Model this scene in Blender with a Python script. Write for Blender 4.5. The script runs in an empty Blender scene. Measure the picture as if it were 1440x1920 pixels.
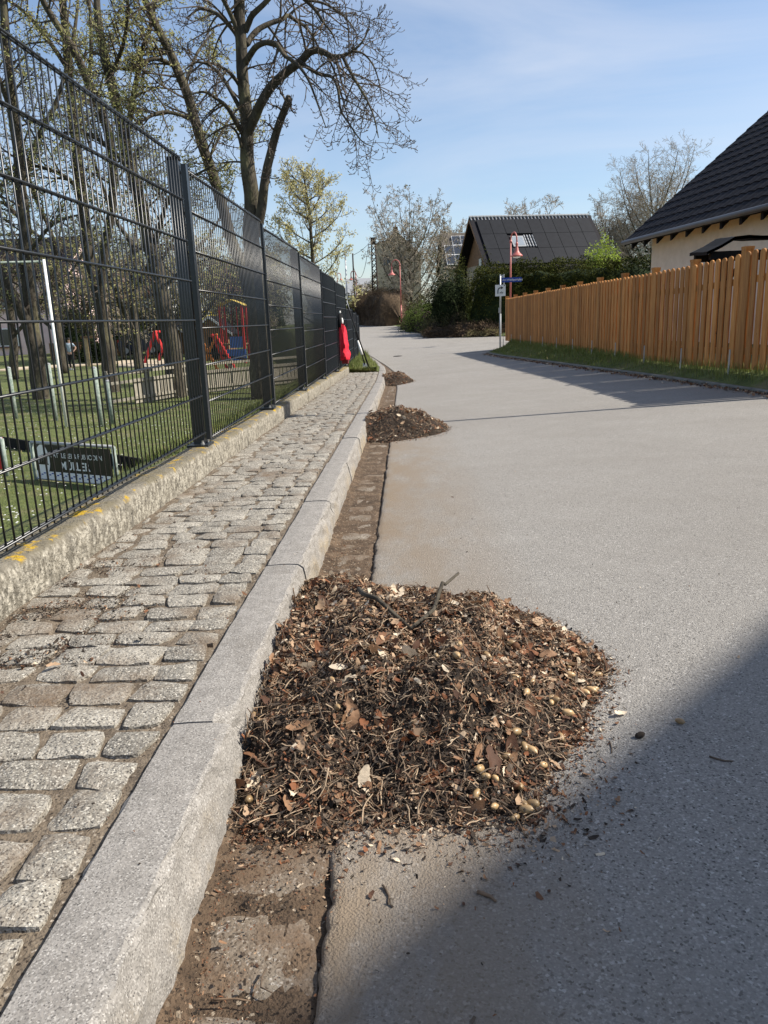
import bpy, math, random
from mathutils import Vector, Matrix, noise, Euler
random.seed(11)
R = math.radians
scn = bpy.context.scene
COL = scn.collection

# ------------------------------------------------------------------ camera
PITCH, YAW, ROLL, FPX = R(14.0571), R(1.96147), R(2.20589), 1443.0
cy_, sy_, cp_, sp_ = math.cos(YAW), math.sin(YAW), math.cos(PITCH), math.sin(PITCH)
FW = Vector((-sy_*cp_, cy_*cp_, -sp_))
r0 = Vector((cy_, sy_, 0)); d0 = FW.cross(r0)
RT = r0*math.cos(ROLL) + d0*math.sin(ROLL)
DN = -r0*math.sin(ROLL) + d0*math.cos(ROLL)
cd = bpy.data.cameras.new('camera'); cam = bpy.data.objects.new('camera', cd); COL.objects.link(cam)
UP = -DN; BK = -FW
cam.matrix_world = Matrix(((RT.x, UP.x, BK.x, 0), (RT.y, UP.y, BK.y, 0), (RT.z, UP.z, BK.z, 0), (0, 0, 0, 1)))
cd.sensor_fit = 'VERTICAL'; cd.sensor_height = 36.0; cd.lens = FPX/1920*36.0
cd.clip_start = 0.05; cd.clip_end = 2000
scn.camera = cam

# ------------------------------------------------------------------ sky, sun, exposure
SUN_EL, SUN_AZ = R(44), R(88)          # azimuth from +Y towards +X
w = bpy.data.worlds.new('World'); scn.world = w; w.use_nodes = True
nt = w.node_tree; nt.nodes.clear()
sky = nt.nodes.new('ShaderNodeTexSky'); sky.sky_type = 'NISHITA'; sky.sun_disc = False
sky.sun_elevation = SUN_EL; sky.sun_rotation = SUN_AZ
sky.air_density = 1.0; sky.dust_density = 1.0; sky.ozone_density = 2.4; sky.altitude = 200
tc = nt.nodes.new('ShaderNodeTexCoord')
mp = nt.nodes.new('ShaderNodeMapping'); mp.inputs['Scale'].default_value = (1.0, 2.2, 5.5); mp.inputs['Rotation'].default_value = (0.15, 0.25, 0.5)
nz = nt.nodes.new('ShaderNodeTexNoise'); nz.inputs['Scale'].default_value = 1.6; nz.inputs['Detail'].default_value = 7; nz.inputs['Roughness'].default_value = 0.55
nz.inputs['Distortion'].default_value = 0.6
cr = nt.nodes.new('ShaderNodeValToRGB'); cr.color_ramp.elements[0].position = 0.40; cr.color_ramp.elements[1].position = 0.72
cr.color_ramp.elements[0].color = (0.06, 0.06, 0.06, 1); cr.color_ramp.elements[1].color = (0.5, 0.5, 0.5, 1)
mx = nt.nodes.new('ShaderNodeMixRGB'); mx.inputs['Color2'].default_value = (4.9, 5.15, 5.75, 1)
bg = nt.nodes.new('ShaderNodeBackground'); bg.inputs['Strength'].default_value = 0.10
wo = nt.nodes.new('ShaderNodeOutputWorld')
L = nt.links.new
L(tc.outputs['Generated'], mp.inputs['Vector']); L(mp.outputs['Vector'], nz.inputs['Vector']); L(nz.outputs['Fac'], cr.inputs['Fac'])
L(cr.outputs['Color'], mx.inputs['Fac']); L(sky.outputs['Color'], mx.inputs['Color1']); L(mx.outputs['Color'], bg.inputs['Color']); L(bg.outputs['Background'], wo.inputs['Surface'])
sd = bpy.data.lights.new('sun', 'SUN'); sd.energy = 4.6; sd.angle = R(0.53); sd.color = (1.0, 0.93, 0.82)
so = bpy.data.objects.new('sun', sd); COL.objects.link(so)
SDIR = Vector((math.sin(SUN_AZ)*math.cos(SUN_EL), math.cos(SUN_AZ)*math.cos(SUN_EL), math.sin(SUN_EL)))
so.rotation_euler = (-SDIR).to_track_quat('-Z', 'Y').to_euler(); so.location = (20, 0, 30)
scn.view_settings.view_transform = 'Standard'; scn.view_settings.look = 'None'
scn.view_settings.exposure = 0.75; scn.view_settings.gamma = 1; scn.view_settings.use_curve_mapping = False
scn.cycles.max_bounces = 6

# ------------------------------------------------------------------ helpers
def ray(x, y): return FW + RT*((x-720)/FPX) + DN*((y-960)/FPX)
def at(x, y, Y):
    v = ray(x, y); return v*(Y/v.y)
def px(x, y, Y): return at(x, y, Y)

class MB:
    def __init__(s): s.v = []; s.f = []; s.m = []
    def add(s, vs, fs, mi=0):
        b = len(s.v); s.v.extend([tuple(v) for v in vs]); s.f.extend([tuple(b+i for i in f) for f in fs]); s.m.extend([mi]*len(fs))
    def box(s, c, d, mi=0, rot=None):
        c = Vector(c); x, y, z = d[0]/2, d[1]/2, d[2]/2
        vs = [Vector((a, b, e)) for a in (-x, x) for b in (-y, y) for e in (-z, z)]
        if rot is not None: vs = [rot @ v for v in vs]
        s.add([c+v for v in vs], [(0, 1, 3, 2), (4, 6, 7, 5), (0, 4, 5, 1), (2, 3, 7, 6), (0, 2, 6, 4), (1, 5, 7, 3)], mi)
    def tube(s, pts, rad, n=6, mi=0, caps=True):
        pts = [Vector(p) for p in pts]; k = len(pts)
        if not hasattr(rad, '__len__'): rad = [rad]*k
        ref = None; vs = []
        for i in range(k):
            t = (pts[min(i+1, k-1)]-pts[max(i-1, 0)])
            if t.length < 1e-9: t = Vector((0, 0, 1))
            t.normalize()
            if ref is None:
                ref = t.cross(Vector((0, 0, 1)) if abs(t.z) < .9 else Vector((1, 0, 0))); ref.normalize()
            else:
                ref = ref - t*ref.dot(t)
                if ref.length < 1e-6: ref = t.orthogonal()
                ref.normalize()
            b = t.cross(ref)
            for j in range(n):
                a = 2*math.pi*j/n
                vs.append(pts[i]+(ref*math.cos(a)+b*math.sin(a))*rad[i])
        fs = [(i*n+j, i*n+(j+1) % n, (i+1)*n+(j+1) % n, (i+1)*n+j) for i in range(k-1) for j in range(n)]
        if caps: fs += [tuple(range(n-1, -1, -1)), tuple(range((k-1)*n, k*n))]
        s.add(vs, fs, mi)
    def lathe(s, c, prof, n=14, mi=0):   # prof: (r,z)
        c = Vector(c); k = len(prof)
        vs = [c+Vector((r*math.cos(2*math.pi*j/n), r*math.sin(2*math.pi*j/n), z)) for r, z in prof for j in range(n)]
        fs = [(i*n+j, i*n+(j+1) % n, (i+1)*n+(j+1) % n, (i+1)*n+j) for i in range(k-1) for j in range(n)]
        fs += [tuple(range(n-1, -1, -1)), tuple(range((k-1)*n, k*n))]
        s.add(vs, fs, mi)
    def prism(s, poly, ext, mi=0):       # poly: 3D points, ext: vector
        n = len(poly); ext = Vector(ext); a = [Vector(p) for p in poly]
        s.add(a+[p+ext for p in a], [tuple(range(n-1, -1, -1)), tuple(range(n, 2*n))]+[(i, (i+1) % n, n+(i+1) % n, n+i) for i in range(n)], mi)
    def grid(s, rows, mi=0):
        n = len(rows[0]); vs = [p for r in rows for p in r]
        nz = 0
        for i in range(len(rows)-1):
            for j in (0, n//2):
                if j+1 < n:
                    a, b, c = Vector(rows[i][j]), Vector(rows[i][j+1]), Vector(rows[i+1][j]); nz += (b-a).cross(c-a).z
        if nz < 0: rows = [list(reversed(r)) for r in rows]; vs = [p for r in rows for p in r]
        s.add(vs, [(i*n+j, i*n+j+1, (i+1)*n+j+1, (i+1)*n+j) for i in range(len(rows)-1) for j in range(n-1)], mi)
    def mesh(s, name, mats, smooth=False):
        me = bpy.data.meshes.new(name); me.from_pydata(s.v, [], s.f)
        if not isinstance(mats, (list, tuple)): mats = [mats]
        for m in mats: me.materials.append(m)
        if len(mats) > 1: me.polygons.foreach_set('material_index', s.m)
        if smooth: me.polygons.foreach_set('use_smooth', [True]*len(me.polygons))
        me.update(); return me
    def build(s, name, mats, parent=None, smooth=False, loc=None, kind=None):
        return link(name, s.mesh(name, mats, smooth), parent, loc, kind)
def link(name, me, parent=None, loc=None, kind=None, rot=None, scale=None):
    o = bpy.data.objects.new(name, me); COL.objects.link(o)
    if parent is not None: o.parent = parent
    if loc is not None: o.location = loc
    if rot is not None: o.rotation_euler = rot
    if scale is not None: o.scale = scale
    if kind: o['kind'] = kind
    return o
def tag(o, label, cat, group=None):
    o['label'] = label; o['category'] = cat
    if group: o['group'] = group
    return o
def thing(name, label, cat, loc=(0, 0, 0), rz=0, group=None):
    o = bpy.data.objects.new(name, None); COL.objects.link(o); o.location = loc; o.rotation_euler = (0, 0, rz)
    o.empty_display_size = .2
    return tag(o, label, cat, group)
def struct(o): o['kind'] = 'structure'; return o
def dup(o, parent=None):
    c = o.copy(); COL.objects.link(c)
    if parent is not None: c.parent = parent
    for ch in list(o.children): dup(ch, c)
    return c
def lerp(a, b, t): return a+(b-a)*t
def smooth(t): t = max(0, min(1, t)); return t*t*(3-2*t)
def interp(tab, x):
    if x <= tab[0][0]: return tab[0][1]
    for (a, va), (b, vb) in zip(tab, tab[1:]):
        if x <= b: return va+(vb-va)*(x-a)/(b-a)
    return tab[-1][1]
def ns(x, y, z=0, s=1): return noise.noise(Vector((x*s, y*s, z*s)))
U = random.uniform
def rvec(): return Vector((U(-1, 1), U(-1, 1), U(-1, 1)))

# ------------------------------------------------------------------ materials
def mat(name, stops, scale=6, detail=6, rough=.85, bump=.3, bscale=60, bdist=.01, spec=.3, rnd=.0, metal=0, stretch=None, extra=None, trans=0):
    m = bpy.data.materials.new(name); m.use_nodes = True; t = m.node_tree; N = t.nodes; Lk = t.links.new
    bs = N['Principled BSDF']; bs.inputs['Roughness'].default_value = rough; bs.inputs['Metallic'].default_value = metal
    bs.inputs['Specular IOR Level'].default_value = spec
    g = N.new('ShaderNodeNewGeometry'); vec = g.outputs['Position']
    if stretch:
        mpn = N.new('ShaderNodeMapping'); mpn.inputs['Scale'].default_value = stretch; Lk(vec, mpn.inputs['Vector']); vec = mpn.outputs['Vector']
    n1 = N.new('ShaderNodeTexNoise'); n1.inputs['Scale'].default_value = scale; n1.inputs['Detail'].default_value = detail; n1.inputs['Roughness'].default_value = .62
    Lk(vec, n1.inputs['Vector'])
    c = N.new('ShaderNodeValToRGB'); e = c.color_ramp.elements
    while len(e) < len(stops): e.new(.5)
    for el, (p, col) in zip(e, stops): el.position = p; el.color = (*col, 1)
    Lk(n1.outputs['Fac'], c.inputs['Fac']); out = c.outputs['Color']
    if rnd:
        oi = N.new('ShaderNodeObjectInfo'); mr = N.new('ShaderNodeMapRange'); mr.inputs['To Min'].default_value = 1-rnd; mr.inputs['To Max'].default_value = 1+rnd
        Lk(oi.outputs['Random'], mr.inputs['Value'])
        mm = N.new('ShaderNodeMixRGB'); mm.blend_type = 'MULTIPLY'; mm.inputs['Fac'].default_value = 1
        Lk(out, mm.inputs['Color1']); Lk(mr.outputs['Result'], mm.inputs['Color2']); out = mm.outputs['Color']
    if extra: out = extra(t, out, g.outputs['Position'])
    Lk(out, bs.inputs['Base Color'])
    if bump:
        n2 = N.new('ShaderNodeTexNoise'); n2.inputs['Scale'].default_value = bscale; n2.inputs['Detail'].default_value = 5; Lk(vec, n2.inputs['Vector'])
        b = N.new('ShaderNodeBump'); b.inputs['Strength'].default_value = bump; b.inputs['Distance'].default_value = bdist
        Lk(n2.outputs['Fac'], b.inputs['Height']); Lk(b.outputs['Normal'], bs.inputs['Normal'])
    if trans:
        tr = N.new('ShaderNodeBsdfTranslucent'); Lk(out, tr.inputs['Color']); ms = N.new('ShaderNodeMixShader'); ms.inputs['Fac'].default_value = trans
        Lk(bs.outputs['BSDF'], ms.inputs[1]); Lk(tr.outputs['BSDF'], ms.inputs[2]); Lk(ms.outputs['Shader'], N['Material Output'].inputs['Surface'])
    return m
def flat(name, col, rough=.6, spec=.4, metal=0, var=.12, scale=8):
    a = tuple(max(0, x*(1-var)) for x in col); b = tuple(min(1, x*(1+var)) for x in col)
    return mat(name, [(.3, a), (.7, b)], scale=scale, detail=4, rough=rough, bump=.08, bscale=90, bdist=.002, spec=spec, metal=metal)
def speck(vor_scale, cols, lo, hi, fac=1.0):
    """scatter of grains with own colour, by voronoi cell"""
    def f(t, base, pos):
        N = t.nodes; Lk = t.links.new
        for s, col, a, b in cols:
            v = N.new('ShaderNodeTexVoronoi'); v.inputs['Scale'].default_value = s; Lk(pos, v.inputs['Vector'])
            sep = N.new('ShaderNodeSeparateColor'); Lk(v.outputs['Color'], sep.inputs['Color'])
            r1 = N.new('ShaderNodeMapRange'); r1.inputs['From Min'].default_value = a; r1.inputs['From Max'].default_value = b; Lk(sep.outputs['Red'], r1.inputs['Value'])
            mxn = N.new('ShaderNodeMixRGB'); mxn.inputs['Color2'].default_value = (*col, 1); Lk(r1.outputs['Result'], mxn.inputs['Fac']); Lk(base, mxn.inputs['Color1'])
            base = mxn.outputs['Color']
        return base
    return f
def mask_mix(t, base, col, fac_socket):
    mxn = t.nodes.new('ShaderNodeMixRGB'); mxn.inputs['Color2'].default_value = (*col, 1)
    t.links.new(fac_socket, mxn.inputs['Fac']); t.links.new(base, mxn.inputs['Color1']); return mxn.outputs['Color']
def noise_fac(t, pos, scale, a, b, detail=5, stretch=None, off=(0, 0, 0)):
    N = t.nodes; Lk = t.links.new
    mpn = N.new('ShaderNodeMapping'); mpn.inputs['Scale'].default_value = stretch or (1, 1, 1); mpn.inputs['Location'].default_value = off; Lk(pos, mpn.inputs['Vector'])
    n = N.new('ShaderNodeTexNoise'); n.inputs['Scale'].default_value = scale; n.inputs['Detail'].default_value = detail; n.inputs['Roughness'].default_value = .65; Lk(mpn.outputs['Vector'], n.inputs['Vector'])
    r = N.new('ShaderNodeMapRange'); r.inputs['From Min'].default_value = a; r.inputs['From Max'].default_value = b; Lk(n.outputs['Fac'], r.inputs['Value'])
    return r.outputs['Result']
def axis_fac(t, pos, axis, a, b):
    N = t.nodes; s = N.new('ShaderNodeSeparateXYZ'); t.links.new(pos, s.inputs['Vector'])
    r = N.new('ShaderNodeMapRange'); r.inputs['From Min'].default_value = a; r.inputs['From Max'].default_value = b; t.links.new(s.outputs[axis], r.inputs['Value']); return r.outputs['Result']
def mul(t, a, b):
    m = t.nodes.new('ShaderNodeMath'); m.operation = 'MULTIPLY'; t.links.new(a, m.inputs[0]); t.links.new(b, m.inputs[1]); return m.outputs[0]

def asphalt_extra(t, base, pos):
    base = speck(0, [(330, (.37, .35, .32), .70, .98), (240, (.46, .44, .41), .95, .985), (290, (.07, .066, .062), .86, .99)], 0, 1)(t, base, pos)
    big = noise_fac(t, pos, .9, .35, .75, 4)
    base = mask_mix(t, base, (.19, .175, .155), mul(t, big, axis_fac(t, pos, 'X', -50, 50)))
    base = mask_mix(t, base, (.33, .315, .29), noise_fac(t, pos, 3.5, .50, 1.5, 7))
    base = mask_mix(t, base, (.12, .112, .10), noise_fac(t, pos, 2.2, .62, 1.05, 8, None, (7, 3, 0)))
    # fine tan dirt washed along the gutter
    f = mul(t, mul(t, axis_fac(t, pos, 'X', .42, -.12), axis_fac(t, pos, 'Y', 9, 5)), noise_fac(t, pos, 5, .30, .56, 6, (1.0, .45, 1)))
    base = mask_mix(t, base, (.215, .168, .12), f)
    return base
M = {}
M['asphalt'] = mat('asphalt', [(.3, (.190, .180, .165)), (.7, (.290, .274, .252))], scale=160, detail=4, rough=.88, bump=.9, bscale=260, bdist=.0055, extra=asphalt_extra)
def granite_extra(t, base, pos):
    base = mask_mix(t, base, (.33, .26, .16), mul(t, axis_fac(t, pos, 'X', -.338, -.322), noise_fac(t, pos, 4, .42, .62, 6)))
    base = mask_mix(t, base, (.15, .135, .115), noise_fac(t, pos, 5, .56, .80, 8))
    return speck(0, [(520, (.085, .08, .075), .80, .99), (480, (.42, .40, .37), .80, .99), (330, (.17, .16, .145), .80, .97)], 0, 1)(t, base, pos)
M['kerb'] = mat('granite_kerb', [(.35, (.215, .20, .182)), (.65, (.29, .272, .25))], scale=26, rough=.85, bump=.5, bscale=260, bdist=.003, extra=granite_extra)
def sett_extra(t, base, pos):
    base = speck(0, [(400, (.055, .05, .045), .74, .93), (380, (.50, .47, .41), .78, .96)], 0, 1)(t, base, pos)
    return mask_mix(t, base, (.14, .10, .066), noise_fac(t, pos, 4.5, .50, .72, 8))
M['sett'] = mat('granite_sett', [(.35, (.195, .178, .15)), (.65, (.31, .287, .245))], scale=30, rough=.8, bump=.9, bscale=120, bdist=.007, rnd=.2, extra=sett_extra)
M['joint'] = mat('sandy_joint_dirt', [(.3, (.085, .066, .048)), (.7, (.21, .168, .122))], scale=25, detail=8, rough=.95, bump=.9, bscale=200, bdist=.006,
                 extra=speck(0, [(260, (.04, .03, .022), .85, .97), (220, (.36, .31, .25), .93, .99)], 0, 1))
M['gutter_dirt'] = mat('gutter_dirt', [(.3, (.05, .034, .022)), (.55, (.12, .082, .053)), (.75, (.19, .135, .09))], scale=14, detail=9, rough=.97, bump=1, bscale=190, bdist=.008,
                       extra=speck(0, [(240, (.025, .018, .013), .82, .96), (200, (.33, .27, .2), .95, .99)], 0, 1))
def gut_extra(t, base, pos):
    base = speck(0, [(280, (.36, .33, .29), .86, .98), (260, (.05, .04, .03), .85, .96)], 0, 1)(t, base, pos)
    return mask_mix(t, base, (.125, .085, .055), noise_fac(t, pos, 6, .40, .58, 8))
M['gutter_stone'] = mat('dirty_gutter_stone', [(.3, (.15, .12, .09)), (.7, (.26, .225, .18))], scale=18, rough=.92, bump=.8, bscale=150, bdist=.006, rnd=.12, extra=gut_extra)
def wall_extra(t, base, pos):
    # lichen on the top edge, pale lime streaks on the face
    g = t.nodes.new('ShaderNodeNewGeometry'); s = t.nodes.new('ShaderNodeSeparateXYZ'); t.links.new(g.outputs['Normal'], s.inputs['Vector'])
    up = t.nodes.new('ShaderNodeMapRange'); up.inputs['From Min'].default_value = .25; up.inputs['From Max'].default_value = .75; t.links.new(s.outputs['Z'], up.inputs['Value'])
    sd_ = t.nodes.new('ShaderNodeMapRange'); sd_.inputs['From Min'].default_value = .8; sd_.inputs['From Max'].default_value = .3; t.links.new(s.outputs['Z'], sd_.inputs['Value'])
    base = mask_mix(t, base, (.43, .40, .335), mul(t, sd_.outputs['Result'], noise_fac(t, pos, 55, .44, .62, 9, (1, 1, .55))))
    base = mask_mix(t, base, (.15, .13, .085), mul(t, up.outputs['Result'], noise_fac(t, pos, 6, .4, .6, 6)))
    base = mask_mix(t, base, (.42, .27, .02), mul(t, up.outputs['Result'], noise_fac(t, pos, 11, .55, .62, 8, None, (3, 1, 0))))
    base = mask_mix(t, base, (.085, .078, .066), mul(t, sd_.outputs['Result'], noise_fac(t, pos, 14, .54, .74, 9, (1, 1, .8), (5, 0, 2))))
    return mask_mix(t, base, (.04, .036, .03), noise_fac(t, pos, 75, .60, .70, 4))
M['wall'] = mat('old_concrete', [(.3, (.11, .10, .08)), (.55, (.19, .172, .138)), (.8, (.29, .265, .215))], scale=17, detail=9, rough=.95, bump=1, bscale=90, bdist=.012, extra=wall_extra)
M['metal'] = mat('anthracite_coating', [(.3, (.011, .0145, .019)), (.7, (.017, .0215, .027))], scale=20, rough=.33, bump=.03, spec=.55)
M['galv'] = flat('galvanised_steel', (.42, .43, .44), rough=.45, metal=.6)
M['zinc'] = flat('bright_bolt', (.6, .6, .6), rough=.3, metal=.9)
def grass_extra(t, base, pos):
    base = mask_mix(t, base, (.21, .18, .10), noise_fac(t, pos, 1.6, .50, .72, 7))
    return base
M['lawn'] = mat('lawn', [(.3, (.060, .080, .022)), (.6, (.125, .15, .048)), (.8, (.20, .21, .085))], scale=7, detail=9, rough=.95, bump=1, bscale=45, bdist=.04, extra=grass_extra)
M['soil'] = mat('soil', [(.3, (.016, .011, .008)), (.7, (.055, .038, .026))], scale=30, detail=8, rough=.97, bump=1, bscale=120, bdist=.012)
M['blade'] = mat('grass_blade', [(.3, (.12, .155, .035)), (.7, (.27, .30, .095))], scale=4, rough=.6, bump=0, trans=.35)
M['dry'] = mat('dry_blade', [(.3, (.22, .19, .09)), (.7, (.34, .29, .15))], scale=4, rough=.7, bump=0, trans=.3)
LEAFC = [(.175, .085, .044), (.28, .16, .090), (.44, .30, .19), (.66, .55, .41), (.09, .044, .026), (.22, .088, .040)]
M['leaf'] = [mat('dead_leaf_%s' % n, [(.3, tuple(x*.75 for x in c)), (.7, tuple(min(1, x*1.2) for x in c))], scale=60, rough=.7, bump=.4, bscale=140, bdist=.003, trans=.2)
             for n, c in zip(('brown', 'tan', 'fawn', 'pale', 'dark', 'rust'), LEAFC)]
M['twig'] = [flat('twig_%s' % n, c, rough=.8, var=.25, scale=60) for n, c in (('brown', (.16, .105, .065)), ('pale', (.34, .25, .165)), ('grey', (.10, .072, .05)))]
M['acorn'] = mat('acorn_shell', [(.3, (.29, .185, .085)), (.7, (.42, .29, .15))], scale=90, rough=.38, bump=.1, bscale=200, bdist=.001, rnd=.35, spec=.5)
M['crumb'] = flat('dark_crumb', (.035, .025, .018), rough=.95, var=.5, scale=80)
def bark_extra(t, base, pos): return mask_mix(t, base, (.14, .128, .07), noise_fac(t, pos, 3, .52, .7, 6, (1, 1, .4)))
M['bark'] = mat('bark', [(.3, (.028, .023, .017)), (.65, (.085, .073, .055)), (.85, (.155, .14, .108))], scale=9, detail=9, rough=.95, bump=1, bscale=22, bdist=.03, stretch=(1, 1, .28), extra=bark_extra)
M['twigbark'] = flat('twig_bark', (.085, .066, .05), rough=.9, var=.3, scale=3)
M['palebark'] = flat('pale_twig_bark', (.31, .265, .205), rough=.9, var=.25, scale=2)
M['bud'] = mat('young_leaf', [(.3, (.27, .27, .09)), (.7, (.50, .48, .21))], scale=2, rough=.6, bump=0, trans=.4)
M['goldleaf'] = mat('golden_young_leaf', [(.3, (.42, .38, .14)), (.7, (.62, .57, .30))], scale=2, rough=.6, bump=0, trans=.4)
M['hedge'] = mat('evergreen_leaf', [(.3, (.018, .023, .006)), (.6, (.06, .066, .014)), (.8, (.17, .155, .035))], scale=2.2, detail=8, rough=.9, bump=0, trans=.12, spec=.08)
M['conifer'] = mat('conifer_leaf', [(.3, (.007, .012, .005)), (.7, (.025, .036, .013))], scale=3, detail=8, rough=.9, bump=0, spec=.08)
M['limegreen'] = mat('fresh_green_leaf', [(.3, (.22, .30, .03)), (.7, (.38, .46, .07))], scale=3, rough=.6, bump=0, trans=.35)
M['brownhedge'] = mat('bare_hedge_twig', [(.3, (.045, .030, .018)), (.7, (.125, .085, .05))], scale=3, rough=.9, bump=0)
M['olive'] = mat('olive_shrub_leaf', [(.3, (.06, .06, .025)), (.7, (.14, .13, .06))], scale=3, rough=.8, bump=0, trans=.15)
M['yellow'] = mat('yellow_blossom', [(.3, (.5, .38, .02)), (.7, (.7, .55, .05))], scale=3, rough=.7, bump=0, trans=.3)
M['wood'] = mat('stained_larch', [(.3, (.27, .105, .027)), (.5, (.43, .185, .050)), (.72, (.55, .27, .088))], scale=6, detail=9, rough=.7, bump=.4, bscale=40, bdist=.003, stretch=(6, 6, .5), rnd=.28,
                extra=lambda t, b, p: mask_mix(t, b, (.12, .045, .018), noise_fac(t, p, 22, .68, .74, 3, (1, 1, .7))))
M['greywood'] = mat('weathered_board', [(.3, (.20, .18, .14)), (.7, (.36, .33, .27))], scale=6, rough=.9, bump=.4, bscale=30, stretch=(4, 4, .5), rnd=.15)
M['tanwood'] = flat('pale_timber', (.45, .33, .18), var=.2)
M['black'] = flat('matt_black', (.010, .010, .011), rough=.8, spec=.12)
M['board_black'] = flat('board_black', (.012, .012, .012), rough=.35)
M['white'] = flat('white_paint', (.78, .78, .76), rough=.5, var=.05)
M['grey'] = flat('grey_paint', (.30, .31, .32), rough=.6)
M['greenpost'] = mat('lichened_green_post', [(.3, (.12, .17, .14)), (.7, (.34, .38, .34))], scale=20, rough=.8, bump=.3)
M['red'] = mat('red_cloth', [(.3, (.55, .012, .03)), (.7, (.70, .025, .05))], scale=10, rough=.7, bump=.3, bscale=25, bdist=.02)
M['darkred'] = flat('dark_red_cloth', (.16, .01, .015), rough=.8)
M['lamp'] = flat('pink_red_lacquer', (.44, .135, .115), rough=.45)
M['tile'] = mat('anthracite_tile', [(.3, (.007, .0065, .009)), (.7, (.015, .014, .018))], scale=6, rough=.7, bump=.2, bscale=80, bdist=.004, rnd=.2, spec=.15)
M['solar'] = mat('solar_module', [(.3, (.012, .0125, .0145)), (.7, (.017, .018, .021))], scale=3, rough=.5, bump=0, spec=.15, rnd=.12)
M['render'] = mat('cream_render', [(.3, (.60, .57, .50)), (.7, (.71, .68, .61))], scale=5, rough=.95, bump=.5, bscale=70, bdist=.008)
M['plaster'] = mat('white_plaster', [(.3, (.66, .65, .62)), (.7, (.76, .75, .72))], scale=2, rough=.9, bump=.1)
M['pinkwall'] = mat('pink_plaster', [(.3, (.70, .50, .48)), (.7, (.80, .62, .59))], scale=2, rough=.9, bump=.1)
M['beige'] = mat('beige_plaster', [(.3, (.31, .27, .20)), (.7, (.42, .37, .28))], scale=1.5, rough=.9, bump=.1)
M['glass'] = flat('window_glass', (.03, .035, .045), rough=.12, spec=.8)
M['skyglass'] = flat('skylight_glass', (.25, .28, .31), rough=.1, spec=.9)
M['blue'] = flat('sign_blue', (.012, .05, .30), rough=.4)
M['playblue'] = flat('play_blue', (.06, .15, .45), rough=.5)
M['playred'] = flat('play_red', (.55, .03, .03), rough=.5)
M['playyellow'] = flat('play_yellow', (.62, .45, .08), rough=.5)
M['orange'] = flat('orange_timber', (.62, .20, .04), rough=.6)
M['redtile'] = flat('red_roof_tile', (.15, .07, .055), rough=.8, var=.3)
M['brownwood'] = flat('brown_timber', (.20, .115, .06), rough=.8, var=.3)
M['skin'] = flat('skin', (.55, .34, .25), rough=.6)
M['shirt'] = flat('grey_blue_shirt', (.36, .44, .52), rough=.9)
M['trousers'] = flat('dark_trousers', (.02, .02, .025), rough=.9)
M['hair'] = flat('dark_hair', (.02, .015, .012), rough=.7)
M['carblue'] = flat('dark_blue_car_paint', (.015, .022, .045), rough=.25, spec=.7)
M['tyre'] = flat('tyre_rubber', (.02, .02, .02), rough=.8)
M['sand'] = mat('play_sand', [(.3, (.40, .33, .24)), (.7, (.52, .44, .33))], scale=6, rough=.95, bump=.3)
M['rust'] = mat('dark_rusty_steel', [(.3, (.012, .010, .010)), (.7, (.04, .025, .02))], scale=12, rough=.8, bump=.2)
M['pale'] = flat('pale_stone', (.45, .43, .40), rough=.9)
M['bronzetwig'] = mat('reddish_twig', [(.3, (.035, .016, .012)), (.7, (.085, .038, .028))], scale=3, rough=.9, bump=0)
M['oldroof'] = mat('weathered_brown_tile', [(.3, (.07, .06, .05)), (.7, (.13, .112, .09))], scale=5, rough=.9, bump=.3)
M['haystem'] = M['dry']
M['zincdark'] = flat('dark_zinc', (.09, .092, .10), rough=.5)
M['edging'] = mat('mossy_concrete', [(.3, (.12, .118, .10)), (.7, (.22, .215, .195))], scale=8, detail=8, rough=.95, bump=.5, bscale=60)
M['limehedge'] = mat('mid_green_leaf', [(.3, (.05, .075, .018)), (.7, (.13, .17, .045))], scale=3, rough=.8, bump=0, trans=.3, spec=.1)
# ------------------------------------------------------------------ ground shape
KX = [(-9, -.345), (12, -.345), (14.4, -.385), (17.1, -.45), (18.9, -.6), (21.3, -.82), (23.6, -1.08), (26, -1.35), (30, -2.0), (36, -3.2), (45, -5.0), (60, -8.5), (90, -16), (300, -60)]
ZL = [(-9, -.636), (14.5, -1.09), (18, -1.135), (22, -1.165), (26, -1.16), (30, -1.11), (36, -.92), (42, -.65), (50, -.41), (60, -.37), (80, -.5), (120, -.8), (300, -1.2)]
ZR = [(-9, -.75), (0, -.79), (8, -.83), (15, -.865), (22, -.93), (26, -.98), (30, -.99), (36, -.90), (42, -.64), (50, -.40), (60, -.36), (80, -.5), (120, -.8), (300, -1.2)]
RX = [(-9, 3.75), (0, 3.62), (7.5, 3.46), (10, 3.2), (12.6, 2.9), (15.9, 2.59), (19, 2.32), (21.2, 2.22), (22.2, 2.6), (22.8, 3.4), (23.2, 5.0), (23.5, 9), (23.8, 60), (33.0, 60), (33.4, 12), (34.2, 5), (34.9, 3.4), (36, 2.25), (38, 1.7), (42, .9), (46, .1), (52, -1.1), (60, -3.6), (90, -11), (300, -55)]
FBZ = [(4, -.55), (7, -.64), (8.63, -.70), (10, -.735), (11.4, -.745), (14, -.74), (18, -.76), (23.5, -.785)]
def kx(Y): return interp(KX, Y)
def zl(Y): return interp(ZL, Y)
def sz(Y): return zl(Y)+.12
def roadz(X, Y): return lerp(zl(Y), interp(ZR, Y), max(0, min(1, (X+.14)/3.5)))
def fenceX(Y): return 3.954-.041*Y
def frange(*seg):
    out = []
    for a, b, s in seg:
        n = max(1, round((b-a)/s)); out += [a+(b-a)*i/n for i in range(n)]
    return out+[seg[-1][1]]

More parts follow.
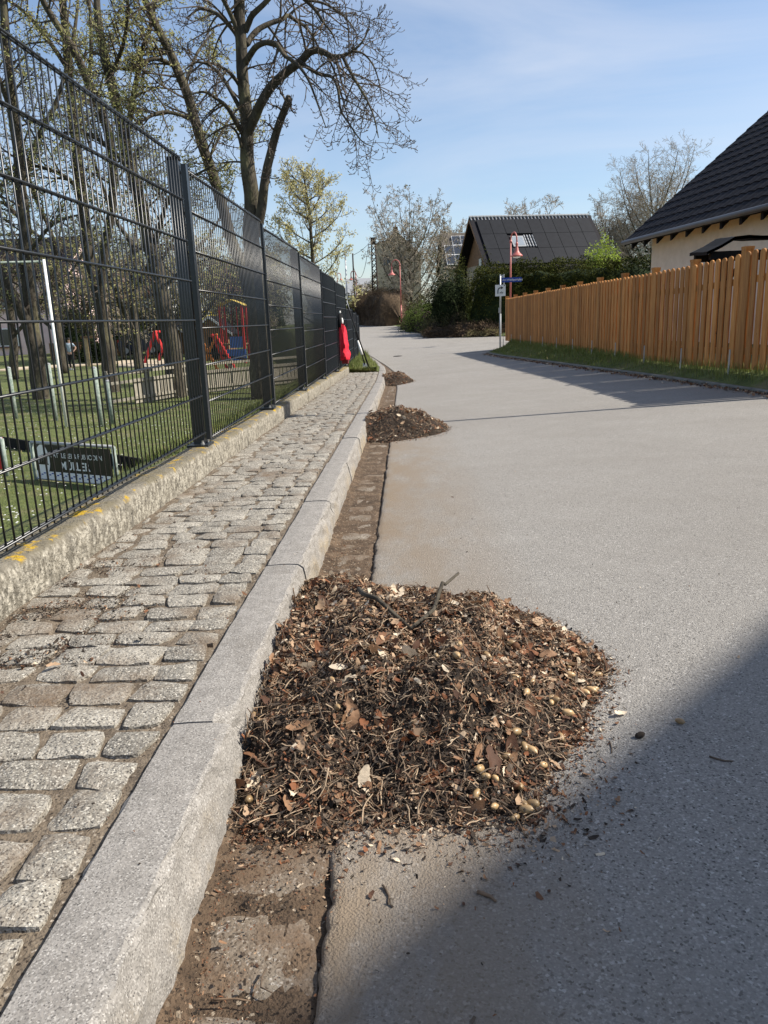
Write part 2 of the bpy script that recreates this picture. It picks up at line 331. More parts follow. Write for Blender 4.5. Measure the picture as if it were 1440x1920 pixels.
# road sheet (broken edge along the gutter)
mb = MB(); rows = []
for Y in frange((-3, .3, .5), (.3, 3.2, .016), (3.2, 8, .08), (8, 16, .25), (16, 22, .5), (22, 24, .1), (24, 33, .75), (33, 36, .15), (36, 60, 1.5), (60, 120, 6)):
    e = kx(Y)+.205+(ns(Y, 1, 0, 9)*.011+ns(Y, 5, 0, 38)*.009+ns(Y, 8, 0, 95)*.005 if Y < 8 else 0); r = interp(RX, Y); row = []
    for i, u in enumerate((0, .004, .012, .03, .06, .11, .2, .4, .75, 1.2, 1.8, 2.5)):
        X = e+u; row.append((X, Y, roadz(X, Y)+(-.035, -.004, 0, 0, 0, 0, 0, 0, 0, 0, 0, 0)[i]+(ns(X, Y, 3, 45)*.003+ns(X, Y, 8, 130)*.003 if i in (1, 2, 3, 4) and Y < 4 else 0)))
    for t in (.1, .3, .6, 1):
        X = lerp(e+2.5, r, t) if r > e+2.55 else e+2.5+t*.05
        row.append((X, Y, roadz(X, Y)))
    if r < e+2.5: row = [(min(x, r), y, z) for x, y, z in row]
    rows.append(row)
mb.grid([list(reversed(r)) for r in rows])
road = struct(mb.build('road', M['asphalt'], smooth=True))

# land to the left: bank down to the playing field
mb = MB(); rows = []
def landl(X, Y, e, ze):
    d = -1.36-X if Y < 24 else e-1.2-X
    field = interp([(0, -1.9), (48, -1.9), (75, -1.0), (120, -.2), (300, 3)], Y)
    return lerp(ze, field, smooth(d/1.1))+ns(X, Y, 0, .7)*.05*min(1, max(0, d))
LO = [0, .05, .12, .25, .45, .7, 1.0, 1.4, 1.9, 2.5, 3.2, 4, 5, 6.5, 8, 10, 13, 17, 22, 28, 36, 50, 80, 140]
for Y in frange((-4, 15.1, .35), (15.1, 15.2, .1), (15.2, 30, .5), (30, 60, 2), (60, 300, 15)):
    if Y < 15.15: e = -1.225; ze = sz(Y)+.085
    else: e = kx(Y)-.11; ze = sz(Y)-.004
    rows.append([(e-o, Y, landl(e-o, Y, e, ze)) for o in LO])
mb.grid(rows)
ground = struct(mb.build('lawn', M['lawn'], smooth=True))

# land to the right: verge, gardens
mb = MB(); rows = []
def landr(X, Y):
    r = interp(RX, Y); e = roadz(r, Y)+.035
    if Y < 24: return lerp(e, interp(FBZ, Y), smooth((X-r)/max(.15, fenceX(Y)-r)))
    return e+.12*smooth((X-r)/1.5)
RO = [0, .03, .08, .15, .25, .4, .6, .85, 1.2, 1.7, 2.5, 4, 7, 12, 20, 40, 90, 160]
for Y in frange((-6, 21, .35), (21, 23.2, .1)): 
    r = interp(RX, Y); rows.append([(r+o, Y, landr(r+o, Y)) for o in RO])
mb.grid([list(reversed(r)) for r in rows]); rows = []
for Y in frange((33.6, 36, .15), (36, 60, 1.5), (60, 300, 12)):
    r = interp(RX, Y); rows.append([(r+o, Y, landr(r+o, Y)) for o in RO])
mb.grid([list(reversed(r)) for r in rows])
verge = struct(mb.build('verge', M['lawn'], smooth=True))
# distant ground out to the horizon
mb = MB(); n = 48
mb.add([(0, 0, -3.2)]+[(1500*math.cos(2*math.pi*i/n), 1500*math.sin(2*math.pi*i/n), -3.2) for i in range(n)], [(0, 1+i, 1+(i+1) % n) for i in range(n)])
struct(mb.build('distant_ground', M['lawn']))

# ------------------------------------------------------------------ kerb stones
kerb = struct(bpy.data.objects.new('kerb', None)); COL.objects.link(kerb); kerb['label'] = 'pale granite kerb between the sett pavement and the gutter'
KP = [(-.110, -.06), (-.110, .112), (-.106, .119), (-.07, .1215), (-.035, .1215), (-.008, .1205), (-.002, .117), (.002, .108), (.008, .085), (.014, .06), (.019, .03), (.022, -.06)]
joints = [-1.6, -.7, .27, 1.29, 2.30, 3.13, 3.25, 4.3, 5.35, 6.4, 7.45, 8.5, 9.55, 10.6, 11.65, 12.7, 13.7, 14.6, 15.4, 16.2, 17, 17.8, 18.6, 19.4, 20.2, 21, 22, 23, 24, 25, 26]
for a, b in zip(joints, joints[1:]):
    mb = MB(); step = .022 if b < 3.3 else .08 if b < 8 else .2
    ys = frange((a+.003, b-.003, min(step, b-a-.01))); rows = []; o1, o2 = U(-.003, .003), U(-.002, .002)
    for i, Y in enumerate(ys):
        row = []; endf = min(i, len(ys)-1-i); endr = .004 if endf == 0 else 0
        for j, (dx, dz) in enumerate(KP):
            amp = .0018 if 2 <= j <= 4 else .0060
            X = kx(Y)+dx+o1+ns(Y*1.0, dz*2, j*.37, 14)*amp*1.4+ns(Y, dz*4, 9, 55)*amp*.7; Z = zl(Y)+dz+o2-endr*(1 if dz > .09 else 0)+ns(Y, dx*3, 3, 30)*amp*.5
            if abs(a-1.29) < .01 and Y < 1.36 and j >= 5: f = (1.36-Y)/.07; Z -= .018*f if dz > .1 else 0; X -= .016*f   # chipped corner
            row.append((X, Y, Z))
        rows.append(row)
    mb.grid(rows); k = len(KP); q = len(mb.v)
    mb.f += [tuple(range(k)), tuple(reversed(range(q-k, q)))]; mb.m += [0, 0]
    mb.build('kerb_stone', M['kerb'], kerb)

# ------------------------------------------------------------------ pavement of small setts
WX = -1.085
mb = MB(); rows = []
for Y in frange((.2, 4, .03), (4, 15.25, .15)):
    rows.append([(X, Y, sz(Y)-.0125+ns(X, Y, 0, 16)*.004+ns(X, Y, 5, 55)*.002+(.004 if X < -.95 else 0)) for X in [WX-.03+(kx(Y)-.1-WX+.03)*i/22 for i in range(23)]])
mb.grid([list(reversed(r)) for r in rows]); pave = struct(mb.build('pavement', M['joint'], smooth=True))
def sett_mesh(i, n=6):
    rnd = random.Random(i); mb = MB(); c = [(rnd.uniform(-.12, .12), rnd.uniform(-.11, .11)) for _ in range(4)]; rows = []; ph = rnd.uniform(0, 9)
    pts = {}
    for a in range(n):
        for b in range(n):
            u, v = a/(n-1), b/(n-1); x, y = u-.5, v-.5
            dx = (c[0][0]*(1-u)*(1-v)+c[1][0]*u*(1-v)+c[2][0]*(1-u)*v+c[3][0]*u*v); dy = (c[0][1]*(1-u)*(1-v)+c[1][1]*u*(1-v)+c[2][1]*(1-u)*v+c[3][1]*u*v)
            x *= 1.0; rr = max(abs(x), abs(y))*2; cornr = (abs(x)*abs(y)*4)
            sh = 1-.07*cornr**2
            X = (x*sh+dx)+noise.noise(Vector((u*3+ph, v*3, i)))*.03; Y = (y*sh+dy)+noise.noise(Vector((u*3, v*3+ph, i+7)))*.035
            Z = -.0050*rr**6+noise.noise(Vector((u*2.5, v*2.5, i*3.3)))*.0045+noise.noise(Vector((u*6, v*6, i*1.3)))*.003
            pts[a, b] = (X, Y, Z)
    vs = [pts[a, b] for a in range(n) for b in range(n)]
    mb.add(vs, [(a*n+b, (a+1)*n+b, (a+1)*n+b+1, a*n+b+1) for a in range(n-1) for b in range(n-1)])
    rim = [(a, 0) for a in range(n)]+[(n-1, b) for b in range(1, n)]+[(a, n-1) for a in range(n-2, -1, -1)]+[(0, b) for b in range(n-2, 0, -1)]
    k = len(rim); base = len(mb.v); idx = [a*n+b for a, b in rim]
    mb.v += [pts[q] for q in rim]; idx = list(range(base, base+k)); base += k
    mb.v += [(pts[q][0]*1.03, pts[q][1]*1.04, -.03) for q in rim]
    mb.f += [(idx[j], base+j, base+(j+1) % k, idx[(j+1) % k]) for j in range(k)]; mb.m += [0]*k
    return mb
SM = [sett_mesh(i) for i in range(18)]; SMM = [m.mesh('sett', M['sett'], True) for m in SM]
for me in SMM:
    for p in me.polygons:
        if p.index >= 25: p.use_smooth = False
for me in SMM: pass
nset = 0; far = MB(); Y = .30
while Y < 14.98:
    dep = U(.088, .108); X = kx(Y)-.112-.012; first = True
    while X > WX+.035:
        wd = U(.088, .112) if first else U(.098, .152); 
        if X-wd < WX: wd = X-WX
        gx = U(.010, .021); cx, cyy = X-wd/2, Y+dep/2+U(-.006, .006); i = random.randrange(18)
        sx, sy = (wd-gx)*1.0, (dep-U(.008, .017))*1.0; rz = U(-.05, .05)+(math.pi if random.random() < .5 else 0); z = sz(cyy)-.002+U(-.003, .003)
        if nset < 300 and Y > .42:
            link('sett', SMM[i], pave, (cx, cyy, z), rot=(U(-.03, .03), U(-.03, .03), rz), scale=(sx, sy, 1)); nset += 1
        elif Y > .42:
            m3 = Matrix.Translation((cx, cyy, z)) @ Euler((U(-.03, .03), U(-.03, .03), rz)).to_matrix().to_4x4() @ Matrix.Diagonal((sx, sy, 1, 1))
            far.add([m3 @ Vector(v) for v in SM[i].v], SM[i].f)
        X -= wd; first = False
    Y += dep
o = far.build('far_setts', M['sett'], pave, True, kind='stuff')

# ------------------------------------------------------------------ gutter
mb = MB(); rows = []
for Y in frange((.2, 3.2, .02), (3.2, 8, .1), (8, 26, .4)):
    k = kx(Y); row = []
    for i in range(21):
        u = i/20; X = k+.012+u*.20
        h = -.010+ns(X, Y, 0, 13)*.006+ns(X, Y, 4, 50)*.004+.016*max(0, 1-u/.22)-.016*max(0, (u-.88)/.12)*max(0, min(1, .55+ns(X, Y, 11, 6)*1.3))
        row.append((X, Y, zl(Y)+h))
    rows.append(row)
mb.grid([list(reversed(r)) for r in rows]); gut = struct(mb.build('gutter', M['gutter_dirt'], smooth=True))
Y = .28
while Y < 25.5:
    dep = U(.15, .20) if Y < 15 else U(.16, .22); cyy = Y+dep/2; me = SMM[random.randrange(18)]
    ang = math.atan2(kx(Y+.3)-kx(Y-.3), .6)
    link('gutter_stone', me, gut, (kx(cyy)+.118+U(-.006, .006), cyy, zl(cyy)-(.010 if cyy > 1.3 else .004)+U(-.004, .002)), rot=(U(-.02, .02), U(-.02, .02), -ang+U(-.03, .03)), scale=(U(.125, .148)*(1 if cyy > 1.3 else 1.12), dep-U(.014, .024), 1))
    Y += dep
for o in gut.children:
    if not o.data.name.startswith('gutter'): pass
GS = {}
for o in gut.children:
    if o.data not in GS:
        c = o.data.copy(); c.name = 'gutter_stone'; c.materials.clear(); c.materials.append(M['gutter_stone']); GS[o.data] = c
    o.data = GS[o.data]
# low edging stones along the right side
mb_edge = struct(bpy.data.objects.new('edging', None)); COL.objects.link(mb_edge); mb_edge['label'] = 'low concrete edging between road and grass verge'
Y = 3.0
while Y < 21.1:
    b = min(Y+U(.9, 1.0), 21.2); mb = MB(); rows = []
    for yy in frange((Y+.006, b-.006, .25)):
        r = interp(RX, yy); z = roadz(r, yy)
        rows.append([(r-.045, yy, z-.03), (r-.043, yy, z+.028+ns(yy, 0, 0, 5)*.004), (r-.03, yy, z+.036), (r+.02, yy, z+.036), (r+.028, yy, z+.03), (r+.03, yy, z-.03)])
    mb.grid([list(reversed(r)) for r in rows]); k = 6; q = len(mb.v); mb.f += [tuple(reversed(range(k))), tuple(range(q-k, q))]; mb.m += [0, 0]
    mb.build('edging_stone', M['edging'], mb_edge); Y = b

# ------------------------------------------------------------------ low retaining wall
wall = thing('retaining_wall', 'low lichen-spotted concrete wall under the dark metal fence', 'wall', (0, 0, 0))
WB = [(-2.0, 5.15), (5.15, 7.3), (7.3, 8.6), (8.6, 9.9), (9.9, 11.2), (11.2, 12.6), (12.6, 13.9), (13.9, 15.1)]
WP = [(.0, -.10), (.002, .0), (.003, .05), (.002, .09), (-.002, .110), (-.012, .120), (-.03, .123), (-.08, .122), (-.12, .121), (-.145, .115), (-.152, .10), (-.155, -.10)]
for bi, (a, b) in enumerate(WB):
    mb = MB(); rows = []; ox, oz = (0, 0) if bi == 0 else (U(-.008, .01), U(-.010, .006))
    for Y in frange((a+.004, b-.004, .04 if b < 7 else .12)):
        row = []
        for j, (dx, dz) in enumerate(WP):
            am = .009 if Y < 7.3 else .005
            X = WX+dx+ox+ns(Y, dz*2, j*.3, 3.2)*am+ns(Y, dz*5, 2, 40)*.0035; Z = sz(Y)+dz+oz+(ns(Y, dx*2, 8, 2.4)*am*.9+ns(Y, dx*4, 1, 26)*.006 if dz > .06 else 0)
            row.append((X, Y, Z))
        rows.append(row)
    mb.grid([list(reversed(r)) for r in rows]); k = len(WP); q = len(mb.v)
    mb.f += [tuple(reversed(range(k))), tuple(range(q-k, q))]; mb.m += [0, 0]
    mb.build('wall_block', M['wall'], wall, True)

# ------------------------------------------------------------------ double-wire metal fence
XF, PY0, PER, FTOP = -1.115, 4.26, 2.20, .847
fence = thing('metal_fence', 'tall anthracite double-wire mesh fence on the low concrete wall', 'fence', (XF, 0, -.6))
FO = Vector((XF, 0, -.6))
def rel(p): return Vector(p)-FO
rodm = MB(); rodm.tube([(0, 0, 0), (0, 0, 1.43)], .003, 6); rodmesh = rodm.mesh('rod', M['metal'], True)
wirem = MB()
for dx in (-.0065, .0065): wirem.tube([(dx, 0, 0), (dx, 2.15, 0)], .004, 8)
wiremesh = wirem.mesh('wire', M['metal'], True)
for k in range(-2, 6):
    y0 = PY0+PER*k if k >= 0 else PY0-2.5*(-k)-.05; npn = 49 if k < 0 else 43; plen = 2.45 if k < 0 else 2.15; top = FTOP-.0193*PER*(k+1); nearp = -1 <= k <= 2
    # mesh panel between post k and k+1 (panel ending at PY0 is k=-1)
    ya = y0+.03; pb = top-1.43
    if k < 5:
        mb = MB()
        if not nearp:
            for j in range(npn): mb.tube([(XF, ya+.02+j*.05, pb), (XF, ya+.02+j*.05, top)], .003, 5)
            for j in range(8):
                for dx in (-.0065, .0065): mb.tube([(XF+dx, ya, pb+.015+j*.2), (XF+dx, ya+2.15, pb+.015+j*.2)], .004, 5)
            mb.v = [tuple(rel(v)) for v in mb.v]; mb.build('mesh_panel', M['metal'], fence)
        else:
            for dx in (-.0065, .0065): mb.tube([(XF+dx, ya, top-.015), (XF+dx, ya+plen, top-.015)], .004, 8)
            mb.v = [tuple(rel(v)) for v in mb.v]; pn = mb.build('mesh_panel', M['metal'], fence, True)
            for j in range(npn): link('rod', rodmesh, pn, rel((XF, ya+.02+j*.05, pb)))
            for j in range(7): link('wire', wiremesh, pn, rel((XF, ya, pb+.015+j*.2)), scale=(1, plen/2.15, 1))
    # post with base plate, cap, cover strip
    zt = top+.03; zb = sz(y0)+.122
    mb = MB(); mb.box((XF-.048, y0, (zt+zb)/2), (.06, .04, zt-zb)); mb.v = [tuple(rel(v)) for v in mb.v]; po = mb.build('fence_post', M['metal'], fence)
    mb = MB(); mb.box((XF-.048, y0, zt+.004), (.068, .048, .012)); mb.box((XF-.048, y0, zt+.012), (.05, .034, .008)); mb.v = [tuple(rel(v)) for v in mb.v]; mb.build('post_cap', M['black'], po)
    mb = MB(); mb.box((XF-.048, y0, zb+.006), (.12, .14, .012)); mb.v = [tuple(rel(v)) for v in mb.v]; mb.build('base_plate', M['metal'], po)
    for sy in (-.05, .05):
        mb = MB(); mb.lathe((XF-.02, y0+sy, zb+.012), [(.011, 0), (.011, .010), (.006, .011), (.006, .022)], 6); mb.v = [tuple(rel(v)) for v in mb.v]; mb.build('bolt', M['zinc'], po)
    mb = MB(); mb.box((XF+.003, y0+.012, (zt-.02+pb)/2+.005), (.026, .042, zt-.03-pb)); mb.v = [tuple(rel(v)) for v in mb.v]; mb.build('cover_strip', M['metal'], po)
# three lower panels running on past the end of the wall
prev = Vector((XF, PY0+PER*5, 0))
for qx, qy, Yq, zt in ((660.4, 600, 17.5, .23), (667.5, 601, 19.8, .17), (672.0, 603, 22.2, .12)):
    cur = at(qx, qy, Yq); cur.z = 0; mb = MB(); zb = zt-1.23; d = (cur-prev); n = int(d.length/.05)
    for j in range(n): p = prev+d*((j+.5)/n); mb.tube([(p.x, p.y, zb), (p.x, p.y, zt)], .003, 4)
    for j in range(7): mb.tube([(prev.x, prev.y, zb+.015+j*.2), (cur.x, cur.y, zb+.015+j*.2)], .006, 4)
    mb.v = [tuple(rel(v)) for v in mb.v]; mb.build('mesh_panel', M['metal'], fence)
    mb = MB(); mb.box((cur.x-.03, cur.y, (zt+.03-1.3)/2), (.06, .05, zt+.03+1.3)); mb.box((cur.x+.012, cur.y, (zt+zb)/2), (.02, .042, 1.25)); mb.v = [tuple(rel(v)) for v in mb.v]; mb.build('fence_post', M['metal'], fence)
    prev = cur
# ------------------------------------------------------------------ leaf litter pieces
def leaf_data(i, Ln=.06):
    rnd = random.Random(100+i); k = 8; lob = rnd.choice((3, 4, 5)); asp = rnd.uniform(.38, .6); c1 = rnd.uniform(-14, 34); c2 = rnd.uniform(-9, 14); tw = rnd.uniform(-8, 8); vs = []
    for a in range(k+1):
        t = a/k; x = (t-.5)*Ln; wd = Ln*asp/2*(math.sin(math.pi*min(1, t*.94+.05))**.7)*(.62+.38*abs(math.sin(lob*math.pi*t+.4)))
        for s in (-1, -.45, 0, .45, 1):
            y = wd*s*(1 if s < 0 else rnd.uniform(.85, 1.1))
            z = c1*y*y+c2*x*x+tw*x*y+rnd.uniform(-1, 1)*Ln*.05*abs(s)
            vs.append((x, y, z))
    fs = [(a*5+b, (a+1)*5+b, (a+1)*5+b+1, a*5+b+1) for a in range(k) for b in range(4)]
    return vs, fs
LEAFD = [leaf_data(i) for i in range(14)]
def leafmesh(i, m):
    b = MB(); b.add(*LEAFD[i]); return b.mesh('leaf', m, True)
LEAFM = [leafmesh(i, M['leaf'][i % 6]) for i in range(14)]+[leafmesh((i*5+3) % 14, M['leaf'][(i*7+2) % 6]) for i in range(10)]
def twig_data(i, n=4):
    rnd = random.Random(300+i); Ln = 1.0; p = [Vector((-.5, 0, 0))]; a = 0
    for k in range(4): a += rnd.uniform(-.5, .5); p.append(p[-1]+Vector((math.cos(a)*.25, math.sin(a)*.25, rnd.uniform(-.05, .05))))
    return p
TWIGD = [twig_data(i) for i in range(12)]
def twigmesh(i, m):
    b = MB(); b.tube([v*.08 for v in TWIGD[i]], [.0019, .0017, .0014, .0012, .0008], 5); return b.mesh('twig', m, True)
TWIGM = [twigmesh(i % 12, M['twig'][i % 3]) for i in range(15)]
def acorn_mesh():
    b = MB(); pr = [(.0004, -.0115), (.004, -.0108), (.0062, -.007), (.0073, -.001), (.0070, .004), (.0052, .0088), (.0025, .0112), (.0009, .0125), (.0003, .0138)]
    b.lathe((0, 0, 0), pr, 10); return b.mesh('acorn', M['acorn'], True)
ACM = acorn_mesh()
def acorncup_mesh():
    b = MB(); b.lathe((0, 0, 0), [(.0075, .006), (.0085, .004), (.0085, 0), (.006, -.004), (.002, -.0055)], 9); return b.mesh('acorn_cup', M['leaf'][0], True)
CUPM = acorncup_mesh()
FRM = M['leaf']+M['twig']+[M['crumb']]
def add_frag(mb, p, nrm, size, mi):
    """small curled scrap of leaf"""
    q = nrm.rotation_difference(Vector((0, 0, 1))).inverted() if False else Vector((0, 0, 1)).rotation_difference(nrm)
    m = q.to_matrix() @ Euler((U(-.7, .7), U(-.7, .7), U(0, 6.28))).to_matrix()
    a, b = size*U(.5, 1), size*U(.2, .55); c = size*U(-.3, .45)
    pts = [(-a/2, -b/2*U(.3, 1), c*.5), (0, -b/2, 0), (a/2, -b/2*U(.1, 1), c*.4), (-a/2, b/2*U(.3, 1), c*.6), (0, b/2*U(.6, 1.2), U(-.1, .2)*size), (a/2, b/2*U(.1, 1), c*.5)]
    mb.add([p+m @ Vector(v) for v in pts], [(0, 1, 4, 3), (1, 2, 5, 4)], mi)
def add_stick(mb, p, nrm, ln, r, mi):
    q = Vector((0, 0, 1)).rotation_difference(nrm); m = q.to_matrix() @ Euler((0, U(-.45, .45), U(0, 6.28))).to_matrix()
    d = random.choice(TWIGD); mb.tube([p+m @ (v*ln) for v in d], [r, r, r*.9, r*.8, r*.5], 3, mi, False)
def pick(ws): return random.choices(range(len(ws)), ws)[0]
FW_ = (17, 19, 14, 7, 13, 6, 6, 6, 3, 12)

def pile(label, poly, hmax, wd, nparts, nfrag, nstick, nac, leaf_s, group, name='leaf_pile', free=None):
    """poly: footprint; the stretch along the kerb (x close to the kerb) is not a free edge"""
    cx = sum(p[0] for p in poly)/len(poly); cy = sum(p[1] for p in poly)/len(poly)
    free = [(a, b) for a, b in zip(poly, poly[1:]+poly[:1]) if not (a[0] < -.31 and b[0] < -.31)]
    y0_, y1_ = min(p[1] for p in poly), max(p[1] for p in poly)
    def inside(x, y):
        c = False
        for (x1, y1), (x2, y2) in zip(poly, poly[1:]+poly[:1]):
            if (y1 > y) != (y2 > y) and x < (x2-x1)*(y-y1)/(y2-y1)+x1: c = not c
        return c
    def dist(x, y):
        best = 9
        for (x1, y1), (x2, y2) in free:
            dx, dy = x2-x1, y2-y1; t = max(0, min(1, ((x-x1)*dx+(y-y1)*dy)/(dx*dx+dy*dy))); best = min(best, math.hypot(x-x1-dx*t, y-y1-dy*t))
        return best
    def H(x, y):
        if not inside(x, y): return 0
        d = dist(x, y)+ns(x, y, 1, 8)*.035+ns(x, y, 3, 21)*.02
        k = 1-.42*smooth((-.05-x)/.3)-.25*smooth((x-.15)/.3)
        return max(0, hmax*(1-math.exp(-max(0, d)/wd))*k+(ns(x, y, 2, 6)*.045+ns(x, y, 7, 16)*.028)*min(1, d/.12)*min(1, hmax/.15))*(.35+.65*smooth((y-y0_)/(.22*(y1_-y0_))))
    def surf(x, y): return max(roadz(x, y), zl(y)-.01 if x < -.13 else -9)+H(x, y)
    def nrm(x, y):
        e = .012; return Vector((-(surf(x+e, y)-surf(x-e, y))/(2*e), -(surf(x, y+e)-surf(x, y-e))/(2*e), 1)).normalized()
    x0, x1 = min(p[0] for p in poly), max(p[0] for p in poly); y0, y1 = min(p[1] for p in poly), max(p[1] for p in poly)
    base = Vector((cx, cy, roadz(cx, cy)))
    root = thing(name, label, 'leaf pile', base, 0, group)
    # dark humus core
    st = (x1-x0)/46; mb = MB(); nx = 47; ny = max(8, int((y1-y0)/st)); idx = {}
    for j in range(ny+1):
        for i in range(nx):
            x, y = x0+(x1-x0)*i/(nx-1), y0+(y1-y0)*j/ny; h = H(x, y)
            idx[i, j] = len(mb.v); mb.v.append((x-base.x, y-base.y, surf(x, y)-base.z-(.02 if h <= 0.004 else .004)))
    for j in range(ny):
        for i in range(nx-1):
            mb.f.append((idx[i, j], idx[i+1, j], idx[i+1, j+1], idx[i, j+1])); mb.m.append(0)
    mb.build('humus', M['soil'], root, True)
    def rp(edge=1.0):
        while True:
            x, y = U(x0, x1), U(y0, y1)
            if inside(x, y): return x, y
    # leaves, twigs and acorns one can pick out
    for n in range(nparts):
        x, y = rp(); nn = nrm(x, y); q = Vector((0, 0, 1)).rotation_difference(nn); 
        e = (q.to_matrix() @ Euler((U(-.9, .9), U(-.9, .9), U(0, 6.28))).to_matrix()).to_euler(); s = (U(.32, .72) if n % 3 else U(.6, 1.05))*leaf_s
        link('leaf', random.choice(LEAFM), root, Vector((x, y, surf(x, y)+U(.0, .016)))-base, rot=e, scale=(s, s, s))
    for n in range(int(nparts*.6)):
        x, y = rp(); nn = nrm(x, y); q = Vector((0, 0, 1)).rotation_difference(nn)
        e = (q.to_matrix() @ Euler((0, U(-.5, .5) if n % 5 else U(-1.2, -.5), U(0, 6.28))).to_matrix()).to_euler(); s = U(.25, .9)
        link('twig', random.choice(TWIGM), root, Vector((x, y, surf(x, y)+U(.003, .014)))-base, rot=e, scale=(s, 1, 1))
    for n in range(nac):
        for _ in range(30):
            x, y = rp()
            if n % 4 == 0 or (n % 2 and x > .1 and y < 1.62 and dist(x, y) < .10) or (n % 2 == 0 and y < cy and dist(x, y) < .3): break
        s = U(.65, 1.15)
        link('acorn', ACM if n % 9 else CUPM, root, Vector((x, y, surf(x, y)+.008*s))-base, rot=(U(1.1, 2.0), U(-.4, .4), U(0, 6.28)), scale=(s, s, s))
    mb = MB()
    for n in range(nfrag):
        x, y = rp(); big = random.random()
        front = 1 if y < y0+(y1-y0)*.33 else 0
        sz_ = U(.004, .012) if (big < .66 or front and big < .85) else U(.011, .026)
        ws = (10, 8, 4, 2, 14, 5, 3, 2, 4, 40) if front else FW_
        add_frag(mb, Vector((x, y, surf(x, y)+U(-.002, .012)))-base, nrm(x, y), sz_*leaf_s, pick(ws))
    mb.build('leaf_scraps', FRM, root, kind='stuff')
    mb = MB()
    for n in range(nstick):
        x, y = rp(); add_stick(mb, Vector((x, y, surf(x, y)+U(0, .012)))-base, nrm(x, y), U(.010, .05), U(.0005, .0013), 6+pick((5, 5, 3)))
    mb.build('fine_twigs', FRM, root, kind='stuff')
    # crumbs thinning out round the foot
    mb = MB()
    for n in range(nfrag//2):
        (ax, ay), (bx, by) = random.choice(free); t = U(0, 1); o = abs(random.gauss(0, .075 if ay < y0+.15 else .03)); a = U(0, 6.28)
        x, y = lerp(ax, bx, t)+o*math.cos(a), lerp(ay, by, t)+o*math.sin(a)
        if x < kx(y)+.02: continue
        add_frag(mb, Vector((x, y, (zl(y)-.004 if x < -.14 else roadz(x, y))+.002))-base, Vector((0, 0, 1)), U(.002, .009) if random.random() < .85 else U(.009, .02), pick((8, 6, 4, 2, 10, 3, 2, 2, 3, 18)))
    mb.build('scattered_crumbs', FRM, root, kind='stuff')
    return root, surf
P1 = [(-.330, 1.13), (-.20, 1.10), (-.09, 1.13), (.06, 1.12), (.19, 1.13), (.22, 1.22), (.30, 1.36), (.34, 1.44), (.40, 1.58), (.46, 1.70), (.455, 1.80), (.40, 1.93), (.35, 2.07), (.25, 2.14), (.12, 2.15), (.0, 2.26), (-.10, 2.36), (-.20, 2.42), (-.332, 2.40)]
pile1, surf1 = pile('large foreground pile of dead oak leaves, twigs and acorns against the kerb', P1, .165, .19, 290, 23000, 6500, 58, 1.0, 'leaf piles swept up along the gutter')
P2 = [(-.345, 5.98), (-.1, 5.92), (.15, 6.05), (.31, 6.30), (.36, 6.6), (.22, 7.0), (.1, 7.3), (-.1, 7.45), (-.345, 7.35)]
pile2, surf2 = pile('middle leaf pile in the gutter, between the big pile and the farthest pile', P2, .24, .26, 120, 6000, 1500, 0, 1.15, 'leaf piles swept up along the gutter')
P3 = [(-.39, 12.75), (-.1, 12.7), (.13, 13.2), (.10, 13.9), (-.1, 14.4), (-.40, 14.3)]
pile3, surf3 = pile('farthest and smallest leaf pile in the gutter, near the end of the pavement', P3, .24, .22, 60, 3500, 800, 0, 1.4, 'leaf piles swept up along the gutter')

# dead branch lying on the big pile
def onpile(x, y, h=.012): return Vector((x, y, surf1(x, y)+h))
br = [(-.135, 1.86, .045), (-.12, 1.79, .04), (-.085, 1.73, .02), (-.045, 1.68, .013), (-.005, 1.655, .012), (.05, 1.70, .012), (.075, 1.78, .03), (.085, 1.86, .05), (.125, 1.95, .085)]
pts = [onpile(*b) for b in br]; mb = MB(); mb.tube([p-pts[4] for p in pts], [.0068, .0062, .0055, .005, .0055, .005, .0045, .004, .0035], 8)
tw = [pts[4], onpile(.045, 1.62, .02), onpile(.10, 1.60, .03)]
o = mb.build('dead_branch', M['bark'], None, True, loc=pts[4]); tag(o, 'dark crooked dead branch lying across the top of the big leaf pile', 'branch')
# separate things on the asphalt
def lay(name, me, qx, qy, label, cat, rot, s, group=None, dz=.004):
    v = ray(qx, qy); t = -.8/v.z; p = v*t
    for _ in range(12): p = v*((roadz(p.x, p.y)+dz)/v.z)
    return tag(link(name, me, None, p, rot=rot, scale=(s, s, s)), label, cat, group)
lay('acorn', ACM, 1275, 1352, 'single acorn alone on the asphalt, farthest right of the big pile', 'acorn', (1.5, .2, .8), .85, dz=.007)
DARK_AC = ACM.copy(); DARK_AC.name = 'acorn'; DARK_AC.materials.clear(); DARK_AC.materials.append(M['crumb'])
lay('acorn', DARK_AC, 1200, 1378, 'blackened acorn lying on the asphalt left of the lone tan acorn', 'acorn', (1.5, .1, 1.9), .9, dz=.006)
lay('fallen_leaf', leafmesh(3, M['leaf'][3]), 1163, 1337, 'pale pinkish curled leaf on the asphalt right of the big pile', 'leaf', (.3, .2, .4), .55, dz=.006)
lay('fallen_leaf', leafmesh(6, M['leaf'][2]), 1040, 1432, 'thick fawn curled leaf lying just off the right foot of the big pile', 'leaf', (.5, -.3, 2.2), .62, dz=.008)
lay('fallen_leaf', leafmesh(9, M['leaf'][2]), 976, 1498, 'upright pinkish tan leaf at the front right corner of the big pile', 'leaf', (.9, .4, 1.3), .8, dz=.02)
lay('fallen_leaf', leafmesh(1, M['leaf'][0]), 1062, 1347, 'brown folded leaf at the right foot of the big pile', 'leaf', (.5, .3, .3), .6, dz=.006)
